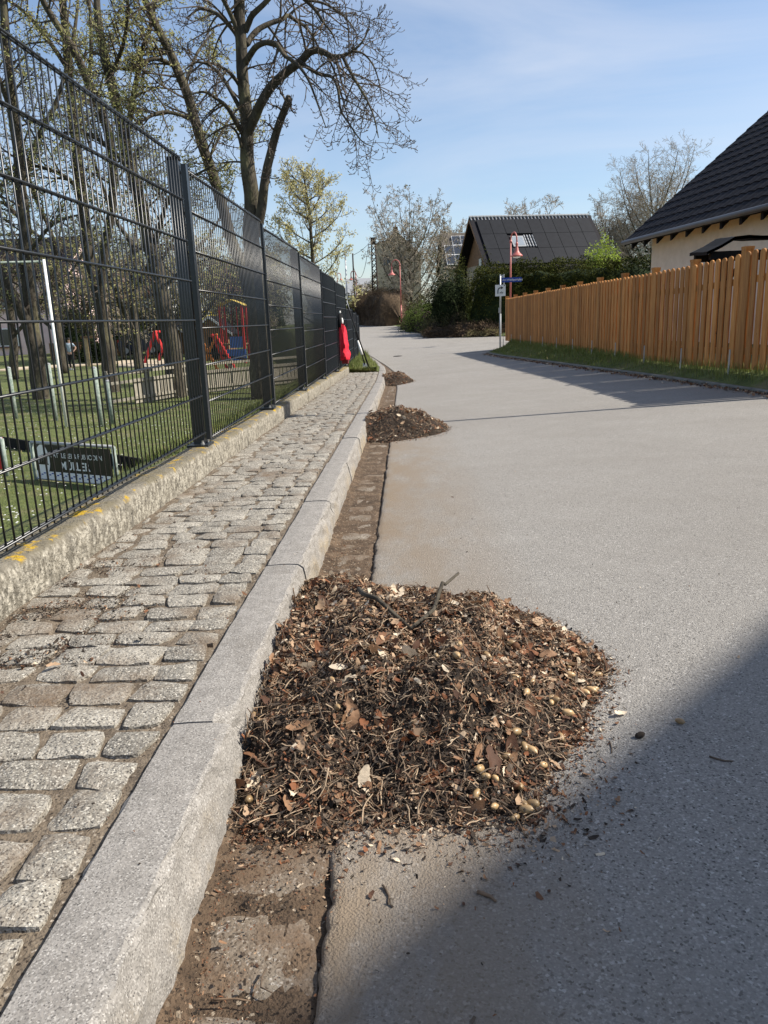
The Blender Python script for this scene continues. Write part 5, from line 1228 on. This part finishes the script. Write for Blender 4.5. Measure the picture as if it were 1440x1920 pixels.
for _ in range(30000):
    y = 6+22*U(0, 1)**1.3; x = U(-.62*y-1.5, -2.2); z = landl(x, y, -1.225, sz(min(y, 15))+.085)
    if x > -.07*y-1.6: continue
    blade(x, y, z-.01, U(.02, .06), 1 if random.random() < .04 else 0)
gr = mb.build('grass', [M['blade'], M['dry']], None, kind='stuff'); tag(gr, 'green grass blades on the verge, corner patch and playing field', 'grass')
mb = MB()
for _ in range(1500):
    y = 7+20*U(0, 1); x = U(-.55*y-1, -2.4); z = landl(x, y, -1.225, -1); c = Vector((x, y, z+.07)); s = .016
    mb.add([c+Vector((s, 0, 0)), c+Vector((0, s, .004)), c+Vector((-s, 0, 0)), c+Vector((0, -s, .004))], [(0, 1, 2, 3)])
o = mb.build('daisies', M['white'], None, kind='stuff'); tag(o, 'tiny white daisies dotted over the playing field grass', 'daisies')
random.seed(51)
FZ = -1.9
def onfield(qx, qy, z=FZ):
    v = ray(qx, qy); return v*(z/v.z)
# ------------------------------------------------------------------ advertising board
A, B = onfield(69, 903), onfield(222, 917); A.z = B.z = FZ; ax = (B-A).normalized(); W_ = (B-A).length; nrm_ = Vector((ax.y, -ax.x, 0))
z1 = at(60, 829, A.y).z-FZ; mid = (A+B)/2
ad = thing('advertising_board', 'low black advertising board with white lettering standing on the playing field', 'advertising board', mid)
def bd(x, z, y=0): return ax*(x-W_/2)+nrm_*y+Vector((0, 0, z))
for x in (0, W_):
    mb = MB(); mb.tube([bd(x, -.1), bd(x, z1)], .028, 8); mb.build('leg', M['greenpost'], ad, True)
mb = MB(); mb.tube([bd(0, z1), bd(W_, z1)], .022, 8); mb.tube([bd(0, .05), bd(W_, .05)], .018, 8); mb.build('frame', M['grey'], ad, True)
def panel(x0, x1, za, zb, y, m, name, par, th=.006):
    mb = MB(); mb.prism([bd(x0, za, y), bd(x1, za, y), bd(x1, zb, y), bd(x0, zb, y)], nrm_*th); return mb.build(name, M[m], par)
bp_ = panel(.05, W_-.06, .05, z1-.03, .0, 'board_black', 'panel', ad, .01)
panel(.055, W_-.065, .055, .155, .011, 'white', 'white_strip', bp_)
T = lambda x, z, y=.0185: frame(mid+bd(x, z, y)-mid, ax, (0, 0, 1))
hs = z1
text_mesh('lettering', 'SATTLEREI & FUßBODEN', .088, M['white'], bp_, T(.36, hs*.66), .95)
text_mesh('lettering', 'MÜLLER', .145, M['white'], bp_, T(.52, hs*.38), 1.02, .003)
mb = MB(); c = bd(.20, hs*.58, .012)
def disc(mb, c, rx, rz, n=28, th=.003): mb.prism([c+ax*rx*math.cos(2*math.pi*i/n)+Vector((0, 0, rz*math.sin(2*math.pi*i/n))) for i in range(n)], nrm_*th)
disc(mb, c, .125, .20); lg = mb.build('round_emblem', M['white'], bp_)
mb = MB(); c2 = c+nrm_*.004
for dx, w0 in ((-.055, .02), (-.015, .016), (.02, .016), (.06, .02)): mb.prism([c2+ax*(dx-w0)+Vector((0, 0, -.05)), c2+ax*(dx+w0)+Vector((0, 0, -.05)), c2+ax*(dx+w0+.012)+Vector((0, 0, .05)), c2+ax*(dx-w0+.02)+Vector((0, 0, .05))], nrm_*.003)
mb.prism([c2+ax*-.10+Vector((0, 0, -.06)), c2+ax*.10+Vector((0, 0, -.06)), c2+ax*.10+Vector((0, 0, -.045)), c2+ax*-.10+Vector((0, 0, -.045))], nrm_*.003)
mb.build('emblem_lines', M['board_black'], lg)
mb = MB()
for i in range(26):
    x = .09+i*(W_-.2)/26; mb.prism([bd(x, .085+.02*(i % 3), .0175), bd(x+.035, .085+.02*(i % 3), .0175), bd(x+.035, .10+.02*(i % 3), .0175), bd(x, .10+.02*(i % 3), .0175)], nrm_*.002)
mb.build('small_print', M['blue'], bp_)
# end of a second board at the left edge, low dark edging behind
p = onfield(14, 893); o = thing('advertising_board', 'red-edged end of a second low board with grey posts at the left edge', 'advertising board', (p.x, p.y, FZ))
mb = MB(); mb.tube([(0, 0, -.1), (0, 0, .52)], .03, 8); mb.build('leg', M['greenpost'], o, True); mb = MB(); mb.box((-.75, .12, .3), (1.4, .02, .44), rot=None); mb.build('panel', M['playred'], o); mb = MB(); mb.tube([(0, 0, .52), (-1.5, .25, .52)], .024, 8); mb.build('frame', M['grey'], o, True)
a, b = onfield(-20, 833), onfield(290, 888); mb = MB(); d = (b-a).normalized(); n_ = Vector((-d.y, d.x, 0)); mid = (a+b)/2; mid.z = FZ
mb.prism([a-mid, b-mid, b-mid+n_*.04, a-mid+n_*.04], (0, 0, .17)); mb.prism([a-mid-n_*.01, b-mid-n_*.01, b-mid+n_*.05, a-mid+n_*.05], (0, 0, .001)); o = mb.build('edging_plank', M['black'], None, loc=mid); tag(o, 'long low black edging plank on the grass behind the advertising board', 'plank')
# posts of the pitch
for qx, qy, qt, lab in ((105, 790, 683, 'lichened green pitch post left of the tall white pole'), (30, 785, 690, 'lichened green pitch post nearest the left edge'), (190, 800, 690, 'lichened green pitch post in front of the double-toned trunk'), (212, 795, 715, 'shorter grey pitch post right beside the double-toned trunk')):
    p = onfield(qx, qy); z = at(qx-4, qt, p.y).z-FZ; o = thing('pitch_post', lab, 'post', (p.x, p.y, FZ), 0, 'posts round the pitch'); mb = MB(); mb.tube([(0, 0, -.1), (0, 0, z)], .055, 8); mb.build('shaft', M['greenpost'], o, True); mb = MB(); mb.lathe((0, 0, z), [(.057, 0), (.05, .02), (.01, .035)], 8); mb.build('post_cap', M['grey'], o)
p = onfield(125, 800); z = at(88, 486, p.y).z-FZ
o = thing('goal_frame', 'tall white pole with a grey crossbar running out of the left edge', 'goal', (p.x, p.y, FZ)); mb = MB(); mb.tube([(0, 0, -.1), (0, 0, z)], .028, 10); mb.build('upright', M['white'], o, True); mb = MB(); mb.tube([(0, 0, z-.04), (-4.5, -.6, z-.02)], .022, 8); mb.build('crossbar', M['greenpost'], o, True)
mb = MB(); mb.tube([(-4.5, -.6, -.1), (-4.5, -.6, z)], .04, 8); mb.build('upright', M['white'], o, True)
# board fence round the playground
a, b = onfield(205, 768), onfield(352, 742); d = (b-a); Lg = d.length; d.normalize(); n_ = Vector((d.y, -d.x, 0))
wbf = thing('board_fence', 'low weathered grey board fence with a ranch rail across the playing field', 'fence', (a.x, a.y, FZ)); zt = .82
b2 = onfield(560, 718); segs = [(Vector((0, 0, 0)), d*Lg), (d*Lg, Vector((b2.x-a.x, b2.y-a.y, 0)))]
for si, (s0, s1_) in enumerate(segs):
    dd = (s1_-s0); ll = dd.length; dd.normalize(); nn = Vector((dd.y, -dd.x, 0)); k = int(ll/.16)
    far_ = MB()
    for i in range(k):
        c = s0+dd*(i+.5)*ll/k
        if si == 0 and .28 > (i/k): continue
        tgt = MB() if si == 0 else far_; tgt.prism([c-dd*.07+Vector((0, 0, .04)), c+dd*.07+Vector((0, 0, .04)), c+dd*.07+Vector((0, 0, .66)), c-dd*.07+Vector((0, 0, .66))], nn*.02)
        if si == 0: tgt.build('board', M['greywood'], wbf)
    if far_.v: far_.build('far_boards', M['greywood'], wbf, kind='stuff')
    for z in (.15, .58, .80):
        mb = MB(); mb.prism([s0+nn*.03+Vector((0, 0, z)), s1_+nn*.03+Vector((0, 0, z)), s1_+nn*.03+Vector((0, 0, z+.07)), s0+nn*.03+Vector((0, 0, z+.07))], nn*.03); mb.build('rail', M['greywood'], wbf)
    for i in range(int(ll/1.6)+1):
        c = s0+dd*i*1.6; mb = MB(); mb.box((c.x, c.y, .45), (.09, .09, .95)); mb.build('post', M['greywood'], wbf)
# person walking away
p = onfield(136, 694); hgt = at(128, 634, p.y).z-FZ; s = hgt/1.75
pe = thing('person', 'person in a grey-blue shirt and dark trousers walking on the far grass', 'person', (p.x, p.y, FZ), R(15)); pe.scale = (s, s, s)
def skin_mesh(name, vs, es, m, parent, lv=2):
    me = bpy.data.meshes.new(name); me.from_pydata([v[:3] for v in vs], es, []); o = bpy.data.objects.new(name, me); COL.objects.link(o)
    sk_ = o.modifiers.new('skin', 'SKIN')
    for i, v in enumerate(vs): me.skin_vertices[0].data[i].radius = (v[3], v[4] if len(v) > 4 else v[3])
    me.skin_vertices[0].data[0].use_root = True
    ss = o.modifiers.new('sub', 'SUBSURF'); ss.levels = ss.render_levels = lv
    dg = bpy.context.evaluated_depsgraph_get(); nm_ = bpy.data.meshes.new_from_object(o.evaluated_get(dg)); bpy.data.objects.remove(o)
    nm_.name = name; nm_.materials.clear(); nm_.materials.append(m); nm_.polygons.foreach_set('use_smooth', [True]*len(nm_.polygons)); return link(name, nm_, parent)
bv = [(0, 0, .95, .13, .10), (0, 0, 1.12, .12, .09), (0, .0, 1.32, .15, .10), (0, 0, 1.45, .09, .07), (0, .01, 1.54, .05), (0, .02, 1.60, .075, .085), (0, .02, 1.68, .08, .095), (0, .015, 1.735, .05, .06),
 (.17, 0, 1.40, .06), (.34, -.02, 1.20, .045), (.19, -.06, 1.02, .035), (.15, -.07, 1.0, .03), (-.17, 0, 1.40, .06), (-.24, .03, 1.14, .045), (-.25, -.05, .92, .035), (-.25, -.07, .83, .035),
 (.09, 0, .88, .085), (.10, -.10, .50, .06), (.10, .02, .09, .045), (.10, -.12, .04, .04), (-.09, 0, .88, .085), (-.10, .06, .50, .06), (-.10, .22, .12, .045), (-.10, .12, .05, .04)]
be = [(0, 1), (1, 2), (2, 3), (3, 4), (4, 5), (5, 6), (6, 7), (3, 8), (8, 9), (9, 10), (10, 11), (3, 12), (12, 13), (13, 14), (14, 15), (0, 16), (16, 17), (17, 18), (18, 19), (0, 20), (20, 21), (21, 22), (22, 23)]
skin_mesh('body', bv, be, M['skin'], pe)
sv_ = [(0, 0, .92, .155, .12), (0, 0, 1.12, .145, .115), (0, 0, 1.32, .175, .125), (0, 0, 1.45, .105, .085), (.17, 0, 1.41, .075), (.29, -.015, 1.26, .062), (-.17, 0, 1.41, .075), (-.225, .02, 1.2, .062)]
skin_mesh('shirt', sv_, [(0, 1), (1, 2), (2, 3), (3, 4), (4, 5), (3, 6), (6, 7)], M['shirt'], pe)
tv = [(0, 0, .95, .145, .115), (.09, 0, .85, .10), (.10, -.10, .50, .075), (.10, .02, .12, .06), (-.09, 0, .85, .10), (-.10, .06, .50, .075), (-.10, .21, .15, .06)]
skin_mesh('trousers', tv, [(0, 1), (1, 2), (2, 3), (0, 4), (4, 5), (5, 6)], M['trousers'], pe)
mb = MB(); mb.lathe((0, .03, 1.66), [(.098, 0), (.104, .04), (.085, .09), (.04, .118)], 12); mb.build('hair', M['hair'], pe, True)
for sx, yy, zz in ((.10, -.07, .04), (-.10, .16, .06)):
    mb = MB(); mb.box((sx, yy, zz), (.09, .25, .08)); mb.build('shoe', M['white'], pe)
# play equipment
def at_g(qx, Y, z=FZ): v = at(qx, 650, Y); return Vector((v.x, v.y, z))
fz2 = -1.75
def sc(Y): return Y/1443
p = at_g(293, 42); o = thing('swing_frame', 'red A-shaped swing frame on the sand in front of the dark car', 'swing', (p.x, p.y, FZ)); hh = at(296, 622, 42).z-FZ
for y in (0, 2.4):
    mb = MB(); mb.tube([(-.75+.0, y, 0), (0, y, hh)], .09, 6); mb.tube([(.65, y, 0), (0, y, hh)], .09, 6); mb.build('leg', M['playred'], o)
mb = MB(); mb.tube([(0, -.1, hh), (0, 2.5, hh)], .07, 6); mb.build('crossbar', M['playred'], o)
mb = MB(); mb.box((0, 1.2, .5), (.2, .45, .04)); mb.tube([(0, 1.0, .5), (0, 1.0, hh)], .015, 4); mb.tube([(0, 1.4, .5), (0, 1.4, hh)], .015, 4); mb.build('seat', M['black'], o)
c = [at_g(215, 40), at_g(300, 37), at_g(312, 46), at_g(225, 47)]; mb = MB(); mb.prism([q+Vector((0, 0, -.05)) for q in c], (0, 0, .13)); o = mb.build('sand_pit', M['sand'], None); tag(o, 'pale sand pit under the red swing', 'sand pit')
p = at_g(398, 34); o = thing('climbing_frame', 'orange crossed-timber climbing frame with red bars beside the white-trimmed hut', 'climbing frame', (p.x, p.y, FZ)); q = sc(34)
for x0, x1, m in ((-.65, .25, 'orange'), (.1, -.55, 'orange'), (.18, .9, 'playred'), (.02, .55, 'playred')):
    mb = MB(); mb.tube([(x1 if m == 'orange' else x0, 0, 1.55), (x0 if m == 'orange' else x1, .2, 0)], .06, 6); mb.build('timber', M[m], o)
mb = MB(); mb.tube([(-.2, 0, .75), (1.7, .4, .35)], .05, 6); mb.build('bar', M['black'], o)
p = at_g(442, 40); o = thing('play_tower', 'red and blue play tower with a yellow canopy', 'play tower', (p.x, p.y, FZ)); zr = at(445, 560, 40).z-FZ
for sx in (-.55, .55):
    for sy in (-.5, .5):
        mb = MB(); mb.box((sx, sy, (zr-.35)/2), (.11, .11, zr-.35)); mb.build('post', M['playred'], o)
mb = MB(); rows = [[(x, y, zr-.35+.32*max(0, 1-abs(x)/.7)**.8) for y in (-.65, 0, .65)] for x in (-.72, -.5, -.25, 0, .25, .5, .72)]; mb.grid(rows); mb.build('canopy', M['playyellow'], o)
mb = MB(); mb.box((.2, -.52, 1.05), (.75, .04, .55)); mb.build('panel', M['playblue'], o); mb = MB(); mb.box((.12, -.54, .40), (.98, .04, .62)); mb.build('panel', M['playblue'], o)
mb = MB(); mb.box((0, 0, .95), (1.15, 1.0, .08)); mb.build('deck', M['brownwood'], o)
for x in (-.3, .0, .3):
    mb = MB(); mb.tube([(x, -.5, 1.3), (x, -.5, zr-.4)], .03, 5); mb.build('bar', M['playred'], o)
def hut(qx, Y, w, lab):
    p = at_g(qx, Y); zr = at(qx, 592, Y).z-FZ; o = thing('play_hut', lab, 'hut', (p.x, p.y, FZ)); ze = zr-w*.42
    mb = MB(); mb.prism([(-w*.42, 0, 0), (w*.42, 0, 0), (w*.42, 0, ze+.1), (0, 0, zr-.1), (-w*.42, 0, ze+.1)], (0, 2.2, 0)); mb.build('wall', M['brownwood'], o)
    mb = MB()
    for s_ in (-1, 1): mb.prism([(0, -.2, zr), (s_*w*.55, -.2, ze-.05), (s_*w*.55, -.2, ze-.13), (0, -.2, zr-.08)], (0, 2.6, 0))
    mb.build('roof', M['tile'], o); mb = MB()
    for s_ in (-1, 1): mb.prism([(0, -.23, zr+.02), (s_*w*.57, -.23, ze-.05), (s_*w*.57, -.23, ze-.19), (0, -.23, zr-.12)], (0, .03, 0))
    mb.build('verge_board', M['white'], o); mb = MB(); mb.box((.1, -.02, ze*.45), (.5, .05, ze*.8)); mb.build('door', M['black'], o)
hut(397, 44, 2.2, 'small dark-roofed hut with white verge boards behind the orange climbing frame'); hut(310, 52, 2.9, 'dark-roofed hut with white verge boards behind the red swing')
shrub('forsythia', 'yellow flowering bush behind the white-trimmed huts', at_g(393, 50), 1.1, 2.7, M['yellow'], 2200, .14, None, M['hedge'], cat='bush')
# dark car
p = at_g(266, 50, -1.6); car = thing('parked_car', 'dark blue estate car parked beyond the playground', 'car', (p.x, p.y, -1.62), R(4)); mb = MB()
pr = [(-1.2, .25), (-1.22, .75), (-1.1, .95), (-.85, 1.35), (-.3, 1.45), (.55, 1.42), (.95, 1.05), (1.25, .9), (1.32, .6), (1.3, .25)]; pr = [(x*1.05, z) for x, z in pr]
mb.prism([(x, -.8, z) for x, z in pr], (0, 1.6, 0)); mb.build('body', M['carblue'], car)
for y in (-.815, .79):
    for x in (-.8, .85):
        mb = MB(); mb.tube([(x, y-.06, .3), (x, y+.12, .3)], .31, 14); wh = mb.build('wheel', M['tyre'], car); mb = MB(); mb.tube([(x, y-.075, .3), (x, y-.06, .3)], .19, 10); mb.build('rim', M['grey'], wh)
for x0, x1 in ((-.85, -.2), (-.12, .6)):
    mb = MB(); mb.prism([(x0, -.81, .95), (x1+.15*(x0 > -.5), -.81, .95), (x1, -.81, 1.34), (x0+.1, -.81, 1.34)], (0, -.012, 0)); mb.build('window', M['glass'], car)
mb = MB(); mb.box((1.3, -.5, .72), (.1, .3, .12)); mb.build('headlight', M['white'], car)
mb = MB(); mb.box((-1.27, -.6, .85), (.06, .2, .25)); mb.build('tail_light', M['playred'], car)
# wooden gate frame, brown plank fence
p = at_g(166, 42); o = thing('timber_frame', 'pale timber post frame behind the person', 'timber frame', (p.x, p.y, FZ)); hh = at(166, 634, 42).z-FZ
for x in (-.1, 1.1): mb = MB(); mb.box((x, 0, hh/2), (.14, .14, hh)); mb.build('post', M['tanwood'], o)
mb = MB(); mb.box((.5, 0, hh+.05), (1.7, .14, .12)); mb.build('beam', M['brownwood'], o)
a, b = at_g(95, 50, -1.8), at_g(270, 54, -1.8); d = (b-a); ll = d.length; d.normalize(); o = thing('plank_fence', 'dark brown plank fence at the far end of the playground', 'fence', a); far_ = MB()
for i in range(int(ll/.2)):
    c = d*i*.2; mb = MB(); mb.box((c.x, c.y, .55), (.17, .04, 1.1)); mb.build('plank', M['brownwood'], o)
for z in (.25, .85): mb = MB(); mb.tube([(0, .05, z), d*ll+Vector((0, .05, z))], .04, 4); mb.build('rail', M['brownwood'], o)
a, b = at_g(-30, 40, -1.9), at_g(210, 44, -1.9); mb = MB(); mb.prism([a, b, b+Vector((0, 3, 0)), a+Vector((0, 3, 0))], (0, 0, .07)); o = mb.build('sandy_path', M['sand'], None); o['kind'] = 'structure'
# houses on the left
def block(name, lab, qx0, qx1, qtop, Y, gz, dep, wm, rm, wins, hip=1.6, az=0):
    a, b = at(qx0, 620, Y), at(qx1, 620, Y); Wd = b.x-a.x; ez = at((qx0+qx1)/2, qtop, Y).z-gz; o = thing(name, lab, 'house', (a.x, Y, gz), az); mb = MB()
    mb.add([(0, 0, 0), (Wd, 0, 0), (Wd, dep, 0), (0, dep, 0), (0, 0, ez), (Wd, 0, ez), (Wd, dep, ez), (0, dep, ez), (Wd, dep/2, ez+hip), (0, dep/2, ez+hip)], [(0, 1, 5, 4), (1, 2, 6, 8, 5), (2, 3, 7, 6), (3, 0, 4, 9, 7)]); mb.build('wall', wm, o); mb = MB()
    for s_ in (0, 1):
        y0, y1 = (-.4, dep/2) if s_ == 0 else (dep+.4, dep/2); pts = [Vector((-.3, y0, ez-.1)), Vector((Wd+.3, y0, ez-.1)), Vector((Wd+.3, y1, ez+hip+.1)), Vector((-.3, y1, ez+hip+.1))]
        mb.add(pts+[q-Vector((0, 0, .15)) for q in pts], [(0, 1, 2, 3), (7, 6, 5, 4), (0, 4, 5, 1), (1, 5, 6, 2), (0, 3, 7, 4)])
    mb.build('roof', rm, o)
    for fx, fz, ww, wh in wins:
        mb = MB(); mb.box((Wd*fx, -.03, ez*fz), (ww, .08, wh)); w_ = mb.build('window', M['white'], o); mb = MB(); mb.box((Wd*fx, -.075, ez*fz), (ww-.16, .03, wh-.16)); mb.build('pane', M['glass'], w_)
        mb = MB(); mb.box((Wd*fx, -.1, ez*fz-wh/2-.08), (ww+.2, .2, .08)); mb.build('sill', M['redtile'], w_)
    return o
block('pink_house', 'large pale pink house at the left edge beyond the playing field', -170, 128, 520, 58, -1.7, 9, M['pinkwall'], M['tile'], [(.62, .25, 1.5, 1.3), (.35, .25, 1.5, 1.3), (.62, .72, 1.5, 1.3), (.15, .72, 1.4, 1.3), (.9, .72, .9, 1.2)], 3)
block('white_house', 'narrow white house with a dark gable roof right of the pink house', 106, 146, 590, 70, -1.6, 6, M['plaster'], M['tile'], [(.35, .35, .6, 1.6), (.75, .4, .5, 1.2)], 1.4)
block('red_roofed_house', 'far house with a red tiled roof behind the middle trees', 215, 300, 555, 95, -1.2, 8, M['plaster'], M['redtile'], [(.3, .6, 1, 1.2), (.7, .6, 1, 1.2)], 3.2)
block('garden_house', 'far beige house with a brown roof seen through the second fence panel', 395, 500, 545, 90, -1.2, 8, M['beige'], M['redtile'], [(.3, .6, 1, 1.2), (.7, .6, 1, 1.2)], 3.6)
gN = 'evergreens beyond the playground'
for lab, qx, qt, Y, r, m in (('dark spruce right of the white house', 150, 545, 56, 1.6, 'conifer'), ('broad dark evergreen behind the car, left part', 238, 560, 58, 2.2, 'conifer'), ('broad dark evergreen behind the car, right part', 285, 555, 60, 2.2, 'hedge'), ('dark bush right of the timber frame', 176, 640, 45, .9, 'conifer'), ('dark evergreen left of the play tower', 345, 560, 60, 2.0, 'conifer'), ('dark evergreen behind the play tower', 470, 565, 62, 2.2, 'hedge'), ('light spruce tip between bare chestnut and golden tree', 515, 425, 60, 1.2, 'hedge'), ('green shrub at the far end of the mesh fence', 652, 575, 30, .4, 'hedge'), ('green bush left of the far houses', 636, 530, 60, 1.4, 'hedge')):
    z = at(qx, qt, Y).z+1.7; shrub('evergreen', lab, at_g(qx, Y, -1.75), r, z, M[m], 4200, .2, gN, M['conifer'])

# ------------------------------------------------------------------ things on the fence and beside it
# red jacket hanging on the mesh
jc = at(638, 642, 13.35); jk = thing('red_jacket', 'red and black jacket with white trim hanging on the dark mesh fence', 'jacket', (-1.098, 13.35, jc.z))
ztop = at(636, 612, 13.3).z-jc.z; zb_ = at(641, 674, 13.3).z-jc.z
mb = MB(); rows = []; n = 26
for i in range(15):
    t = i/14; z = lerp(ztop, zb_, t); row = []; wd = (.42+.12*t)*.36; dp = .07+.035*t
    for j in range(n):
        a = 2*math.pi*j/n; fold = .014*math.sin(a*4+t*3.5)+.013*math.sin(a*9-t*5)+.012*math.sin(t*17+a*2)*(t > .55); row.append(((math.cos(a)*.5+.5)*dp*1.5+fold*(.3+t)*(math.cos(a) > -.6), math.sin(a)*wd+fold, z+.02*math.sin(a*3)*(t > .9)+(-.05*math.sin(a) if t < .1 else 0)))
    rows.append(row+[row[0]])
mb.grid(rows); k = n+1; q = len(mb.v); mb.f += [tuple(range(n)), tuple(range(q-k, q-1))]; mb.m += [0, 0]; mb.build('body', M['red'], jk, True)
mb = MB(); mb.tube([(.02, -.13, ztop+.0), (.07, -.08, ztop+.02), (.085, 0, ztop+.01), (.07, .12, ztop-.05)], .014, 6); mb.build('white_trim', M['white'], jk, True)
mb = MB(); zz = at(633, 588, 13.3).z-jc.z; mb.prism([(.0, -.22, ztop), (.0, .2, ztop-.1), (.02, .05, zz-.02), (.0, -.02, zz)], (.05, 0, 0)); mb.tube([(.03, .02, zz), (.06, .14, ztop+.03), (.10, .22, ztop-.2), (.10, .24, ztop-.4)], .022, 6); mb.build('black_lining', M['black'], jk, True)
mb = MB(); mb.lathe((.05, -.03, ztop+.02), [(.005, 0), (.03, .03), (.033, .07), (.022, .11), (.005, .13)], 10); mb.build('white_patch', M['white'], jk, True)
mb = MB(); mb.lathe((.03, 0, zz), [(.008, 0), (.016, .02), (.006, .045)], 8); mb.build('hanger_hook', M['white'], jk, True)
mb = MB(); mb.tube([(.03, 0, zz-.03), (.05, .02, zz-.09)], .02, 6); mb.build('loop', M['red'], jk, True)
mb = MB(); mb.prism([(.03, -.12, zb_+.02), (.03, .12, zb_+.02), (.03, .10, zb_-.07), (.03, -.10, zb_-.07)], (.1, 0, 0)); mb.build('hem', M['darkred'], jk)
# broom and rake leaning on the fence
def lean(name, label, cat, qa, Ya, qb, Yb):
    a, b = at(*qa, Ya), at(*qb, Yb); o = thing(name, label, cat, b); return o, a-b
o, d = lean('broom', 'broom with black handle and brown bristles leaning where the sett pavement ends', 'broom', (651.5, 572), 15.9, (692, 695), 15.25)
mb = MB(); mb.tube([Vector((0, 0, .06)), d*.5+Vector((0, 0, .02)), d], [.016, .015, .014], 8); mb.build('handle', M['black'], o, True)
mb = MB(); mb.box((.01, -.0, .045), (.26, .06, .035)); mb.build('head', M['black'], o); mb = MB()
for i in range(24): mb.tube([(-.11+i*.010, U(-.02, .02), .03), (-.115+i*.0105+.02, U(-.035, .035), -.02)], .006, 3)
mb.build('bristles', M['orange'], o)
o, d = lean('garden_tool', 'long garden tool with a pale handle and grey blade leaning beside the broom', 'garden tool', (650, 564), 15.95, (687, 694), 15.4)
mb = MB(); mb.tube([d*.55, d*.78, d], [.013, .012, .012], 8); mb.build('lower_handle' if False else 'upper_handle', M['grey'], o, True)
mb = MB(); mb.tube([d*.22, d*.42], [.026, .022], 8); mb.build('white_sleeve', M['white'], o, True)
mb = MB(); mb.tube([d*.08, d*.22], .014, 6); mb.tube([d*.42, d*.55], .013, 6); mb.build('shaft', M['black'], o, True)
mb = MB(); mb.prism([d*.10+Vector((-.03, 0, 0)), d*.10+Vector((.03, 0, 0)), Vector((.07, 0, -.02)), Vector((-.07, 0, -.02))], (0, .012, 0)); mb.build('blade', M['galv'], o)
